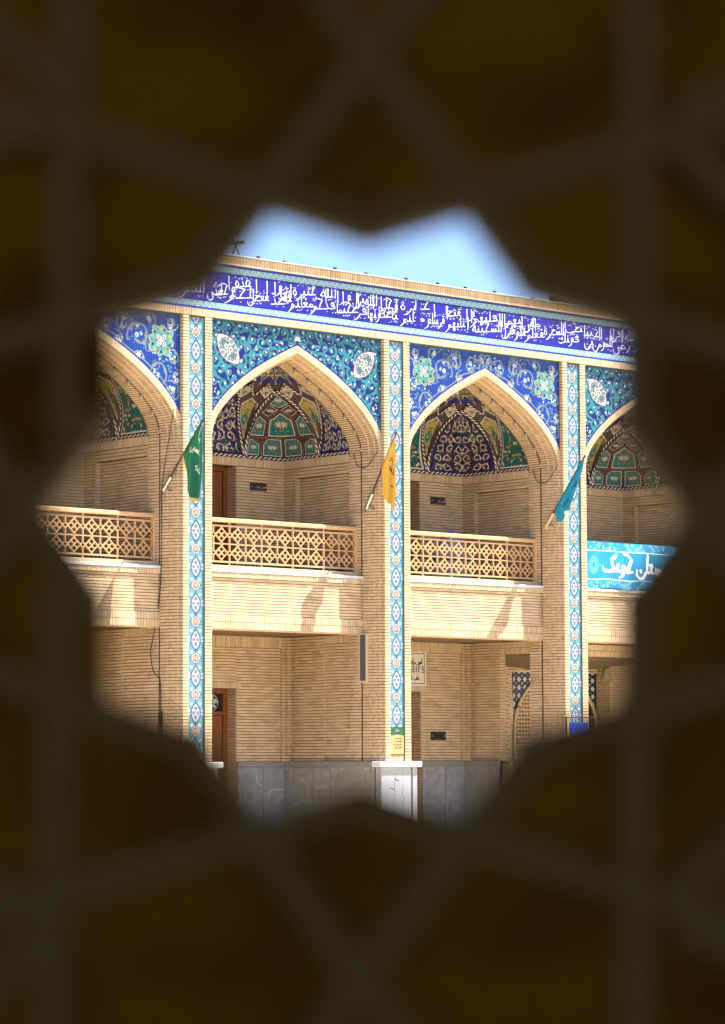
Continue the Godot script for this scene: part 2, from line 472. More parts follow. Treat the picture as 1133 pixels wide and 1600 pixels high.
# one repeat of the ribbon on the piers: a tall lobed shield, then a lobed star
func ribbon_print() -> ImageTexture:
	var W := 220.0
	var H := 394.0
	var cv := Cv.new(220, 394, Color8(122, 186, 200))
	var navy := Color8(38, 58, 128)
	var white := Color8(196, 200, 206)
	for side in [-1.0, 1.0]:
		for y0 in [0.0, H]:     # lighter pools of glaze beside the star
			cv.disc(110 + side * 62, y0 + 0, 10, Color8(96, 180, 206))
		var chain := spline(PackedVector2Array([Vector2(110, -12), Vector2(110 + side * 26, 26), Vector2(110 + side * 64, 82), Vector2(110 + side * 74, 128), Vector2(110 + side * 40, 192), Vector2(110, 226), Vector2(110, 244)]), 8)
		cv.path(chain, 3.4, 3.4, navy)
		for q in [Vector2(58, 8), Vector2(52, 246), Vector2(90, 88), Vector2(92, 128)]:
			var inner: bool = q.x > 80
			cv.flower(110 + side * q.x, q.y, 15 if inner else 19, 6, Color8(226, 232, 236), Color8(206, 110, 108))
			cv.disc(110 + side * q.x + 3, q.y + 2, 5, Color8(190, 70, 80) if not inner else Color8(110, 120, 190))
		cv.leaf(110 + side * 30, 236, -0.9 if side < 0 else -2.2, 30, 5, Color8(90, 150, 200))
	for y0 in [112.0]:
		var sh := PackedVector2Array()
		for j in 48:
			var a := TAU * j / 48.0
			var rr := 1.0 + 0.1 * absf(cos(a * 2.0)) - 0.06 * absf(sin(a * 4.0))
			sh.append(Vector2(110 + sin(a) * 52 * rr, y0 - cos(a) * 84 * (rr + 0.12 * pow(absf(cos(a)), 6))))
		cv.poly(sh, white)
		sh.append(sh[0])
		cv.path(sh, 2.6, 2.6, navy)
		for q in [Vector2(0, -50), Vector2(-28, 0), Vector2(28, 0), Vector2(0, 48)]:
			cv.flower(110 + q.x, y0 + q.y, 20, 7, Color8(120, 132, 178), Color8(232, 232, 236))
			cv.disc(110 + q.x, y0 + q.y, 5, Color8(70, 90, 150))
		for q in [Vector2(-26, -34), Vector2(26, -34), Vector2(-24, 36), Vector2(24, 36), Vector2(0, -4)]:
			cv.disc(110 + q.x, y0 + q.y, 4, Color8(206, 130, 130))
	var st := PackedVector2Array()
	var st2 := PackedVector2Array()
	for j in 64:
		var a := TAU * j / 64.0
		var rr := 0.86 + 0.14 * pow(absf(cos(a * 4.0)), 0.7)
		st.append(Vector2(110 + sin(a) * 62 * rr, 308 - cos(a) * 54 * rr * (1.0 + 0.12 * pow(absf(cos(a)), 8))))
		st2.append(Vector2(110 + sin(a) * 44 * rr, 308 - cos(a) * 42 * rr))
	cv.poly(st, white)
	st.append(st[0])
	cv.path(st, 2.6, 2.6, navy)
	cv.poly(st2, Color8(206, 150, 116))
	for k in 8:
		var a := TAU * k / 8
		cv.flower(110 + cos(a) * 24, 308 + sin(a) * 22, 9, 5, Color8(224, 186, 158), Color8(150, 80, 70))
	cv.flower(110, 308, 12, 6, Color8(236, 220, 200), Color8(170, 90, 60))
	cv.disc(34, 308, 8, navy); cv.disc(186, 308, 8, navy)
	cv.path(PackedVector2Array([Vector2(110, 362), Vector2(110, 394)]), 3.4, 3.4, navy)
	return cv.glaze()

func spiral(c: Vector2, r: float, a0: float, turns: float, hand := 1.0) -> PackedVector2Array:
	var p := PackedVector2Array()
	for k in 37:
		var t := k / 36.0
		p.append(c + Vector2.from_angle(a0 + hand * TAU * turns * t) * r * (1.0 - 0.72 * t))
	return p

# half a spandrel (from the arch axis outwards): 1.93 m wide, 1.98 m high
func spandrel_blue() -> ImageTexture:
	var P := 400.0
	var cv := Cv.new(772, 792, Color8(40, 78, 190))
	var r := RandomNumberGenerator.new()
	r.seed = 11
	var beige := Color8(146, 152, 150)
	var curls := [[0.33, 0.28, 0.21, 2.4, 1], [0.72, 0.24, 0.2, 0.6, -1], [1.05, 0.42, 0.25, 2.8, 1], [1.72, 0.16, 0.13, 0.3, 1], [1.28, 0.13, 0.12, 1.2, -1], [1.42, 0.98, 0.22, 1.4, -1], [1.74, 0.72, 0.14, 3.9, 1], [1.72, 1.28, 0.19, 4.4, 1], [1.02, 0.78, 0.13, 0.2, -1], [0.08, 0.13, 0.12, 1.8, 1], [1.8, 1.02, 0.11, 2.0, -1], [1.84, 1.62, 0.12, 1.0, 1], [0.62, 0.5, 0.1, 5.2, 1], [1.5, 1.28, 0.1, 0.4, -1]]
	for q in curls:
		var c := Vector2(q[0], q[1]) * P
		cv.disc(c.x, c.y, q[2] * P * 0.86, Color8(36, 84, 196))
	for q in curls:
		cv.path(spiral(Vector2(q[0], q[1]) * P, q[2] * P, q[3], 1.15, q[4]), 0.016 * P, 0.008 * P, beige)
		for k in 3:
			var a: float = q[3] + q[4] * (1.2 + k * 1.7)
			var o = Vector2(q[0], q[1]) * P + Vector2.from_angle(a) * q[2] * P * (0.85 - 0.2 * k)
			cv.leaf(o.x, o.y, a + 2.2 * q[4], q[2] * P * 0.7, 0.02 * P, beige)
	cv.path(spline(PackedVector2Array([Vector2(0, 0.36) * P, Vector2(0.5, 0.42) * P, Vector2(0.8, 0.62) * P, Vector2(1.2, 0.84) * P, Vector2(1.62, 1.2) * P, Vector2(1.86, 1.75) * P]), 8), 0.014 * P, 0.01 * P, beige)
	for q in curls:
		for k in 4:
			var o = Vector2(q[0], q[1]) * P + Vector2.from_angle(r.randf() * TAU) * q[2] * P * r.randf_range(0.1, 0.62)
			if k == 0:
				cv.flower(o.x, o.y, 0.042 * P, 6, Color8(206, 212, 222), Color8(196, 176, 96))
				cv.disc(o.x, o.y, 0.01 * P, Color8(50, 90, 60))
			elif k == 1:
				cv.flower(o.x, o.y, 0.034 * P, 5, Color8(200, 186, 120), Color8(70, 110, 70))
			else:
				cv.flower(o.x, o.y, 0.024 * P, 4, Color8(196, 208, 226), Color8(120, 170, 230))
	for k in 46:
		var o := Vector2(r.randf() * 1.9, r.randf() * 1.95) * P
		cv.path(spiral(o, r.randf_range(0.06, 0.1) * P, r.randf() * TAU, 0.9, 1.0 if k % 2 else -1.0), 0.009 * P, 0.005 * P, beige)
	for k in 420:
		var o := Vector2(r.randf() * 1.93, r.randf() * 1.98) * P
		cv.flower(o.x, o.y, r.randf_range(0.012, 0.022) * P, 4, [Color8(190, 204, 224), Color8(92, 160, 206), Color8(88, 176, 180)][r.randi() % 3], Color8(200, 120, 90))
	var tq := Color8(98, 190, 186)
	var lobes := PackedVector2Array()
	for j in 48:
		var a := TAU * j / 48
		lobes.append(Vector2(1.5, 0.46) * P + Vector2.from_angle(a) * P * (0.21 + 0.045 * absf(cos(a * 2.0 + PI / 4)) + 0.03 * sin(a * 8)))
	cv.poly(lobes, tq)
	lobes.append(lobes[0])
	cv.path(lobes, 3, 3, Color8(206, 190, 140))
	for k in 16:
		var a := TAU * k / 16
		cv.flower(1.5 * P + cos(a) * 0.185 * P, 0.46 * P + sin(a) * 0.185 * P, 0.026 * P, 5, [Color8(226, 206, 110), Color8(54, 60, 110), Color8(214, 110, 80)][k % 3], Color8(60, 80, 60))
	for k in 20: cv.disc(1.5 * P + r.randf_range(-0.15, 0.15) * P, 0.46 * P + r.randf_range(-0.15, 0.15) * P, 3, Color8(40, 90, 110))
	for k in 4: cv.leaf(1.5 * P, 0.46 * P, PI / 2 * k, 0.12 * P, 0.03 * P, Color8(140, 74, 56))
	for k in 4:
		var a := PI / 4 + PI / 2 * k
		var o: Vector2 = Vector2(1.5, 0.46) * P + Vector2.from_angle(a) * 0.066 * P
		cv.leaf(1.5 * P, 0.46 * P, a, 0.13 * P, 0.045 * P, Color8(202, 200, 196))
		cv.disc(o.x, o.y, 0.032 * P, Color8(128, 134, 146)); cv.disc(o.x, o.y, 0.014 * P, Color8(206, 206, 206))
	cv.path(arch_in(P, 0.012), 0.012 * P, 0.012 * P, Color8(30, 70, 210))
	spandrel_edges(cv, P)
	return cv.glaze()

func arch_in(P: float, d: float) -> PackedVector2Array:
	var p := PackedVector2Array()
	for q in arch_half(-d, 40, 6.74): p.append(Vector2(q.x, 8.72 - q.y) * P)
	return p

func spandrel_edges(cv: Cv, P: float) -> void:
	cv.rect(int(1.875 * P), 0, int(1.93 * P), 792, Color8(36, 150, 160))
	cv.rect(int(1.905 * P), 0, int(1.93 * P), 792, Color8(24, 50, 120))
	cv.rect(0, 0, 772, int(0.022 * P), Color8(36, 130, 150))

func spandrel_turquoise() -> ImageTexture:
	var P := 400.0
	var cv := Cv.new(772, 792, Color8(36, 40, 140))
	var r := RandomNumberGenerator.new()
	r.seed = 23
	var tq := Color8(74, 172, 182)
	var te := Color8(52, 150, 140)
	var curls := []
	for j in 10:
		for k in 10:
			curls.append([0.08 + k * 0.2 + (0.1 if j % 2 else 0.0) + r.randf_range(-0.025, 0.025), 0.08 + j * 0.19 + r.randf_range(-0.025, 0.025), r.randf_range(0.085, 0.11), r.randf() * TAU, 1 if (j + k) % 2 else -1])
	for q in curls:
		cv.path(spiral(Vector2(q[0], q[1]) * P, q[2] * P, q[3], 0.95, q[4]), 0.026 * P, 0.015 * P, tq)
		cv.path(spiral(Vector2(q[0], q[1]) * P, q[2] * P, q[3], 0.95, q[4]), 0.005 * P, 0.003 * P, te)
		for k in 2:
			var a: float = q[3] + q[4] * (0.5 + k * 2.4)
			var o = Vector2(q[0], q[1]) * P + Vector2.from_angle(a) * q[2] * P
			cv.leaf(o.x, o.y, a + 1.0, q[2] * P * 1.1, 0.026 * P, tq)
	for q in curls:
		var o := Vector2(q[0], q[1]) * P
		var a: float = q[3] + 2.0
		for s in [-0.7, 0.0, 0.7]: cv.leaf(o.x, o.y, a + s, 0.048 * P, 0.009 * P, Color8(226, 206, 218))
		var o2 = o + Vector2.from_angle(a + 2.4) * q[2] * P * 1.1
		cv.leaf(o2.x, o2.y, a + 1.2, 0.046 * P, 0.011 * P, Color8(228, 210, 220))
		cv.disc(o.x, o.y, 0.008 * P, Color8(190, 140, 90))
	# the white almond-shaped medallion, its long axis turned to the corner
	var c := Vector2(1.5, 0.47) * P
	for lay in [[1.0, Color8(150, 90, 70)], [0.94, Color8(206, 202, 196)], [0.56, Color8(120, 80, 70)], [0.5, Color8(90, 160, 164)]]:
		var p := PackedVector2Array()
		for j in 48:
			var a := TAU * j / 48
			var e = Vector2(cos(a) * 0.27, sin(a) * 0.19) * P * lay[0]
			e *= 1.0 + 0.22 * pow(absf(cos(a)), 10) - 0.03 * absf(sin(a * 7))
			p.append(c + e.rotated(-PI / 4))
		cv.poly(p, lay[1])
	for k in 14:
		var a := TAU * k / 14
		var e := Vector2(cos(a) * 0.195, sin(a) * 0.137) * P
		cv.flower(c.x + e.rotated(-PI / 4).x, c.y + e.rotated(-PI / 4).y, 0.034 * P, 6, Color8(112, 124, 130), Color8(190, 190, 180))
	for k in 5:
		var o := c + Vector2.from_angle(TAU * k / 5 + 0.3) * 0.055 * P
		cv.path(spiral(o, 0.045 * P, k * 1.3, 1.2), 0.01 * P, 0.005 * P, Color8(222, 218, 190))
		cv.disc(o.x, o.y, 0.014 * P, Color8(150, 90, 74))
	# a small white palmette over the apex
	for k in 7: cv.leaf(0, 0.19 * P, -PI * k / 6.0, 0.085 * P, 0.02 * P, Color8(226, 222, 226))
	cv.path(arch_in(P, 0.014), 0.012 * P, 0.012 * P, Color8(36, 44, 170))
	spandrel_edges(cv, P)
	return cv.glaze()

# ---------------------------------------------------------------- prints for the vault panels
func scroll_print(w: int, h: int, ground: Color, line: Color, buds: Array, patch: Color, sd: int, mirrored := false, thick := 2.4, cell := 62.0) -> ImageTexture:
	var cv := Cv.new(w, h, ground)
	var r := RandomNumberGenerator.new()
	r.seed = sd
	var nx := maxi(1, roundi(w * (0.5 if mirrored else 1.0) / cell))
	var ny := roundi(h / cell)
	for k in nx * ny / 2:
		var o := Vector2(r.randf() * w, r.randf() * h)
		cv.flower(o.x, o.y, r.randf_range(14, 26), 5, patch, patch)
	for k in w * h / 420:
		cv.disc(r.randf() * w, r.randf() * h, r.randf_range(1.0, 2.8), buds[r.randi() % buds.size()])
	for i in nx:
		for j in ny:
			var c := Vector2((i + 0.5) * cell + r.randf_range(-6, 6) + (cell * 0.2 if j % 2 else 0.0), (j + 0.5) * h / ny + r.randf_range(-5, 5))
			var rad := cell * r.randf_range(0.4, 0.52)
			var a0 := r.randf() * TAU
			var hand := 1.0 if (i + j) % 2 else -1.0
			for s in ([1.0, -1.0] if mirrored else [1.0]):
				var p := spiral(c, rad, a0, 1.0, hand)
				if s < 0:
					for k in p.size(): p[k].x = w - p[k].x
				cv.path(p, thick, thick * 0.75, line)
				for k in 4:
					var q := p[4 + k * 9]
					var a := a0 + k * 2.0
					cv.leaf(q.x, q.y, a if s > 0 else PI - a, rad * 0.55, thick * 1.3, line)
					cv.flower(q.x + s * rad * 0.3, q.y + rad * 0.25, 4.0 + thick, 5, buds[(i + j + k) % buds.size()], Color8(90, 50, 40))
	return cv.tex()

func floral_print(ground: Color, petal: Array, main: Color, heart: Color, sd: int, spray := true) -> ImageTexture:
	var cv := Cv.new(224, 224, ground)
	var r := RandomNumberGenerator.new()
	r.seed = sd
	for k in 70:
		var o := Vector2(r.randf() * 112, r.randf() * 224)
		var c: Color = petal[r.randi() % petal.size()]
		var q := r.randf_range(3.0, 7.0)
		for s in [0, 1]:
			cv.flower(o.x if s == 0 else 224 - o.x, o.y, q, 5, c, heart)
	if spray:
		for s in [-1.0, 1.0]:
			for k in 4:
				cv.path(spline(PackedVector2Array([Vector2(112, 150), Vector2(112 + s * (16 + 12 * k), 120 - 10 * k), Vector2(112 + s * (30 + 8 * k), 84 + 14 * k), Vector2(112 + s * (18 + 6 * k), 76 + 20 * k)]), 6), 2.6, 1.6, main)
		for k in 7: cv.leaf(112, 120, -PI * k / 6.0, 42, 9, main)
		cv.leaf(112, 126, PI / 2, 44, 10, heart)
		cv.disc(112, 112, 16, heart); cv.disc(112, 112, 9, main)
	elif sd == 9:
		for k in 12: cv.leaf(112, 112, TAU * k / 12, 44, 9, main)
		cv.disc(112, 112, 32, ground); cv.flower(112, 112, 30, 8, main, heart); cv.disc(112, 112, 7, heart)
	return cv.tex()

func rope_print() -> ImageTexture:
	var im := Image.create(64, 32, false, Image.FORMAT_RGB8)
	for y in 32:
		for x in 64:
			var k := posmod(x + y * 2 - 16, 64)
			var c := Color8(64, 48, 52)
			if y > 4 and y < 28:
				c = Color8(228, 218, 206) if k < 26 else (Color8(40, 36, 60) if k < 56 else Color8(110, 66, 50))
			im.set_pixel(x, y, c)
	return ImageTexture.create_from_image(im)

func grain(freq: float, lo: float, hi: float, sd: int, tint := Color.WHITE, size := 256, stretch := 1.0) -> ImageTexture:
	var nz := FastNoiseLite.new()
	nz.seed = sd
	nz.frequency = freq
	nz.fractal_octaves = 5
	var im := nz.get_seamless_image(size, size)
	im.convert(Image.FORMAT_RGB8)
	for y in size:
		for x in size:
			var g := lerpf(lo, hi, im.get_pixel(x, y).r)
			im.set_pixel(x, y, Color(tint.r * g, tint.g * g, tint.b * g))
	return ImageTexture.create_from_image(im)

func marble_print(ground: Color, vein: Color, sd: int, veins: int, size := 512) -> ImageTexture:
	var cv := Cv.new(size, size, ground)
	var r := RandomNumberGenerator.new()
	r.seed = sd
	var nz := FastNoiseLite.new()
	nz.seed = sd
	nz.frequency = 0.012
	nz.fractal_octaves = 5
	for y in size:
		for x in size:
			var at := (y * size + x) * 3
			var g := 1.0 + nz.get_noise_2d(x, y) * 0.13
			cv.d[at] = clampi(int(cv.d[at] * g), 0, 255); cv.d[at + 1] = clampi(int(cv.d[at + 1] * g), 0, 255); cv.d[at + 2] = clampi(int(cv.d[at + 2] * g), 0, 255)
	for k in veins:
		var p := Vector2(r.randf() * size, r.randf() * size)
		var a := r.randf() * TAU
		var wd := r.randf_range(0.3, 1.7)
		for j in r.randi_range(6, 26):
			a += r.randf_range(-0.55, 0.55)
			var q := p + Vector2.from_angle(a) * r.randf_range(4, 16)
			cv.seg(p.x, p.y, q.x, q.y, wd, wd * 0.8, vein if wd > 0.8 else ground.lerp(vein, 0.45))
			p = q
	return cv.tex()

func wood_print(c: Color, sd: int) -> ImageTexture:
	var nz := FastNoiseLite.new()
	nz.seed = sd
	nz.frequency = 0.03
	var im := Image.create(128, 256, false, Image.FORMAT_RGB8)
	for y in 256:
		for x in 128:
			var g := 0.9 + 0.22 * nz.get_noise_2d(x * 5.0, y * 0.35) + 0.1 * nz.get_noise_2d(x * 16.0, y * 1.1)
			im.set_pixel(x, y, Color(c.r * g, c.g * g, c.b * g))
	return ImageTexture.create_from_image(im)

func materials() -> void:
	var br := mat(Color.WHITE, 0.9, grain(0.012, 0.91, 1.08, 3), 0.25)
	br.vertex_color_use_as_albedo = true
	br.uv1_triplanar = true
	br.uv1_world_triplanar = true
	br.uv1_scale = Vector3(0.71, 0.71, 0.71)
	M.brick = br
	M.mortar = mat(lin(0.15, 0.1, 0.06), 0.95)
	M.ins_a = mat(Color.WHITE, 0.22, inscription(-5.0, 0.6))
	M.ins_b = mat(Color.WHITE, 0.22, inscription(0.6, 6.6))
	M.border = mat(Color.WHITE, 0.22, border_print())
	M.ribbon = mat(Color.WHITE, 0.22, ribbon_print())
	M.sp_blue = mat(Color.WHITE, 0.22, spandrel_blue())
	M.sp_turq = mat(Color.WHITE, 0.22, spandrel_turquoise())
	M.glaze_blue = mat(Color8(40, 52, 170), 0.22)
	M.rope = mat(Color.WHITE, 0.35, rope_print())
	var cream := Color8(214, 206, 182)
	M.v_navy = mat(Color.WHITE, 0.3, scroll_print(420, 300, Color8(26, 32, 92), cream, [Color8(190, 150, 70), Color8(214, 206, 182), Color8(120, 60, 50)], Color8(32, 84, 78), 5, false, 2.6, 64.0))
	M.v_green = mat(Color.WHITE, 0.3, floral_print(Color8(28, 88, 88), [Color8(206, 128, 96), Color8(226, 222, 206), Color8(196, 160, 80), Color8(40, 50, 90)], Color8(206, 200, 170), Color8(150, 70, 50), 6, false))
	M.v_teal = mat(Color.WHITE, 0.3, floral_print(Color8(34, 104, 112), [Color8(196, 196, 180), Color8(180, 130, 70), Color8(60, 150, 150), Color8(34, 56, 92)], Color8(214, 206, 190), Color8(124, 66, 40), 8, true))
	M.v_gold = mat(Color.WHITE, 0.3, floral_print(Color8(156, 142, 88), [Color8(60, 50, 40), Color8(40, 96, 100), Color8(120, 60, 40), Color8(90, 80, 50)], Color8(36, 112, 116), Color8(170, 140, 70), 9, false))
	M.v_white = mat(Color.WHITE, 0.3, floral_print(Color8(176, 172, 160), [Color8(170, 110, 70), Color8(60, 90, 80)], Color8(132, 92, 60), Color8(44, 84, 80), 10, true))
	M.v_dark = mat(Color.WHITE, 0.3, floral_print(Color8(48, 38, 48), [Color8(200, 196, 186), Color8(150, 90, 60), Color8(170, 60, 50)], Color8(206, 200, 196), Color8(110, 60, 50), 12, true))
	M.v_cap = mat(Color.WHITE, 0.3, scroll_print(256, 128, Color8(60, 66, 62), cream, [Color8(178, 140, 60), Color8(60, 110, 100), Color8(150, 60, 50)], Color8(140, 106, 46), 13, true, 2.2, 60.0))
	M.v_squinch = mat(Color.WHITE, 0.3, scroll_print(384, 384, Color8(26, 34, 74), cream, [Color8(190, 140, 70), Color8(150, 80, 50), Color8(150, 150, 120)], Color8(36, 92, 80), 14, true, 2.6, 62.0))
	M.v_line = mat(Color8(206, 210, 206), 0.3)
	M.v_navyplain = mat(Color8(28, 36, 110), 0.3)
	M.terracotta = mat(Color8(112, 70, 44), 0.5)
	M.shell = mat(Color8(66, 56, 62), 0.6)
	M.slate = mat(Color.WHITE, 0.32, marble_print(Color8(140, 140, 137), Color8(206, 204, 198), 3, 16))
	M.slate_cap = mat(Color8(236, 236, 230), 0.35, M.slate.albedo_texture)
	M.marble = mat(Color.WHITE, 0.35, marble_print(Color8(148, 151, 156), Color8(92, 94, 100), 4, 14))
	M.marble_white = mat(Color8(206, 206, 204), 0.35, grain(0.02, 0.92, 1.05, 31))
	var ck := Cv.new(256, 512, Color8(150, 153, 158))
	var cr := RandomNumberGenerator.new()
	cr.seed = 3
	for y in range(0, 512, 2):
		for x in range(0, 256, 2):
			var g := cr.randf_range(0.95, 1.04)
			ck.rect(x, y, x + 2, y + 2, Color(0.588 * g, 0.6 * g, 0.62 * g))
	for q in [[120, 40, 90, 470], [176, 30, 196, 300], [196, 300, 206, 512], [70, 130, 110, 140], [110, 70, 150, 86], [40, 300, 90, 330]]:
		var a := Vector2(q[0], q[1])
		var b := Vector2(q[2], q[3])
		var last := a
		for j in 16:
			var e: Vector2 = a.lerp(b, (j + 1) / 16.0) + Vector2(cr.randf_range(-9, 9), cr.randf_range(-5, 5))
			ck.seg(last.x, last.y, e.x, e.y, cr.randf_range(0.4, 2.4), cr.randf_range(0.4, 2.0), Color8(62, 60, 58))
			last = e
	M.marble_cracked = mat(Color.WHITE, 0.4, ck.tex())
	M.wood = mat(Color.WHITE, 0.42, wood_print(Color8(216, 172, 122), 5))
	M.door = mat(Color.WHITE, 0.38, wood_print(Color8(132, 76, 32), 6))
	M.steel = mat(Color8(190, 190, 186), 0.35); M.steel.metallic = 0.9
	M.black = mat(Color8(28, 26, 26), 0.5)
	M.cable = mat(Color8(34, 32, 32), 0.6)
	M.plaster = mat(Color8(196, 172, 134), 0.9, grain(0.03, 0.85, 1.1, 9))
	M.glass_dark = mat(Color8(34, 40, 44), 0.08)

# ---------------------------------------------------------------- vault geometry (local to the vault: x across, y up in metres above ground, z towards the court; its axis stands on x = z = 0)
const RIB_H := [6.8, 7.0, 7.2, 7.47, 7.65, 7.77, 7.86]
const RIB_S := [26.6, 26.7, 26.9, 28.9, 32.2, 37.2, 45.0]
const RIB_W := [26.6, 24.8, 22.8, 18.9, 14.4, 9.4, 0.0]

func rib_at(tab: Array, h: float) -> float:
	for k in 6:
		if h <= RIB_H[k + 1]:
			return lerpf(tab[k], tab[k + 1], clampf((h - RIB_H[k]) / (RIB_H[k + 1] - RIB_H[k]), 0, 1))
	return tab[6]

func dome(phi: float, h: float) -> Vector3:
	var rho := 2.0125 * (1.0 - pow(clampf((h - HV) / 1.4, 0, 1), 2.222))
	return Vector3(rho * sin(deg_to_rad(phi)), h, -rho * cos(deg_to_rad(phi)))

# kind 0 the dome (angle, height); 1 the squinch in the corner on side s; 2 the back wall's panel; 3 the side wall's panel (across -1..1, height)
func surf(kind: int, s: float, a: float, h: float) -> Vector3:
	if kind == 0: return dome(a * s, h)
	if kind == 1:
		var f := rib_at(RIB_S, h)
		var l := dome(f, h)
		var r := dome(90.0 - f, h)
		var t := clampf((h - HV) / 1.06, 0, 1)
		var e := 0.637 * pow(1.0 - t, 1.15)
		var p := l.lerp(r, (a + 1.0) * 0.5) + Vector3(0.7071, 0, -0.7071) * e * (1.0 - pow(absf(a), 1.0 + 0.7 * t))
		return Vector3(p.x * s, p.y, p.z)
	var w := rib_at(RIB_W, h)
	if kind == 2: return dome(-w, h).lerp(dome(w, h), (a + 1.0) * 0.5)
	var q := dome(90.0 - w, h).lerp(dome(90.0 + w, h), (a + 1.0) * 0.5)
	return Vector3(q.x * s, q.y, q.z)

func surf_normal(p: Vector3) -> Vector3:
	return (Vector3(0, 7.0, 0.25) - p).normalized()

func grid(mb: MB, kind: int, s: float, a0: float, a1: float, na: int, h0: float, h1: float, nh: int, back: float) -> void:
	for i in na:
		for j in nh:
			var q := []
			for c in [[0, 0], [1, 0], [1, 1], [0, 1]]:
				var p := surf(kind, s, lerpf(a0, a1, float(i + c[0]) / na), lerpf(h0, h1, float(j + c[1]) / nh))
				q.append(p - surf_normal(p) * back)
			if (q[1] - q[0]).cross(q[2] - q[0]).dot(surf_normal(q[0])) > 0: mb.quad(q[0], q[1], q[2], q[3])
			else: mb.quad(q[1], q[0], q[3], q[2])

# one panel of glazed tile: a polygon in the surface's own coordinates, with a pale line round it
func tile_panel(parent: Node, called: String, kind: int, s: float, poly: Array, m: Material, lift: float, edge := 0.1, edge_mat: Material = null) -> void:
	var c := Vector2.ZERO
	var lo := Vector2(1e9, 1e9)
	var hi := -lo
	for p in poly:
		c += p / poly.size(); lo = lo.min(p); hi = hi.max(p)
	var a := MB.new()
	var b := MB.new()
	var n := poly.size()
	var steps := [0.0, 0.5, 1.0 - edge, 1.0]
	for k in n:
		for j in 4:
			var p0: Vector2 = (poly[k] as Vector2).lerp(poly[(k + 1) % n], j / 4.0)
			var p1: Vector2 = (poly[k] as Vector2).lerp(poly[(k + 1) % n], (j + 1) / 4.0)
			for r in 3:
				var w: Array = [c.lerp(p0, steps[r]), c.lerp(p1, steps[r]), c.lerp(p1, steps[r + 1]), c.lerp(p0, steps[r + 1])]
				var q := []
				var uv := []
				for e in w:
					var v: Vector3 = surf(kind, s, e.x, e.y)
					q.append(v + surf_normal(v) * lift)
					uv.append(Vector2((e.x - lo.x) / (hi.x - lo.x), (hi.y - e.y) / (hi.y - lo.y)))
				var t: MB = b if r == 2 else a
				var flip: bool = (q[2] - q[1]).cross(q[3] - q[1]).dot(surf_normal(q[3])) < 0
				if flip: t.quad(q[3], q[2], q[1], q[0], Color.WHITE, uv[3], uv[2], uv[1], uv[0])
				else: t.quad(q[0], q[1], q[2], q[3], Color.WHITE, uv[0], uv[1], uv[2], uv[3])
				if r == 2:
					var d3: Vector3 = q[3] - surf_normal(q[3]) * (lift + 0.02)
					var d2: Vector3 = q[2] - surf_normal(q[2]) * (lift + 0.02)
					b.quad(q[3], q[2], d2, d3) if not flip else b.quad(q[2], q[3], d3, d2)
	put2(a, m, b, edge_mat if edge_mat else M.v_line, called, parent)

func rib(parent: Node, called: String, p: PackedVector3Array, width: float, lift: float, m: Material, period := 0.1) -> void:
	var mb := MB.new()
	var run := 0.0
	for k in p.size() - 1:
		var e := []
		for j in [k, k + 1]:
			var t := (p[mini(j + 1, p.size() - 1)] - p[maxi(j - 1, 0)]).normalized()
			var n := surf_normal(p[j])
			var side := t.cross(n).normalized() * width * 0.5
			e.append([p[j] + side + n * lift, p[j] - side + n * lift, p[j] + side - n * 0.03, p[j] - side - n * 0.03])
		var u0 := run / period
		run += p[k].distance_to(p[k + 1])
		var u1 := run / period
		mb.quad(e[0][0], e[1][0], e[1][1], e[0][1], Color.WHITE, Vector2(u0, 1), Vector2(u1, 1), Vector2(u1, 0), Vector2(u0, 0))
		mb.quad(e[0][2], e[1][2], e[1][0], e[0][0], Color.WHITE, Vector2(0, 0.02), Vector2(0, 0.02), Vector2(0, 0.02), Vector2(0, 0.02))
		mb.quad(e[0][1], e[1][1], e[1][3], e[0][3], Color.WHITE, Vector2(0, 0.02), Vector2(0, 0.02), Vector2(0, 0.02), Vector2(0, 0.02))
	put(mb, called, m, parent)

func along(kind: int, s: float, q: Array, per := 5) -> PackedVector3Array:
	var p := PackedVector3Array()
	for k in q.size() - 1:
		for j in per:
			var e: Vector2 = (q[k] as Vector2).lerp(q[k + 1], float(j) / per)
			p.append(surf(kind, s, e.x, e.y))
	var z: Vector2 = q[q.size() - 1]
	p.append(surf(kind, s, z.x, z.y))
	return p

func rib_curve(tab: Array, mirror: bool, s: float) -> PackedVector3Array:
	var p := PackedVector3Array()
	for k in 15:
		var h := lerpf(HV, 7.86, 1.0 - pow(1.0 - k / 14.0, 1.6))
		var f := rib_at(tab, h)
		p.append(dome((90.0 - f if mirror else f) * s, h))
	return p

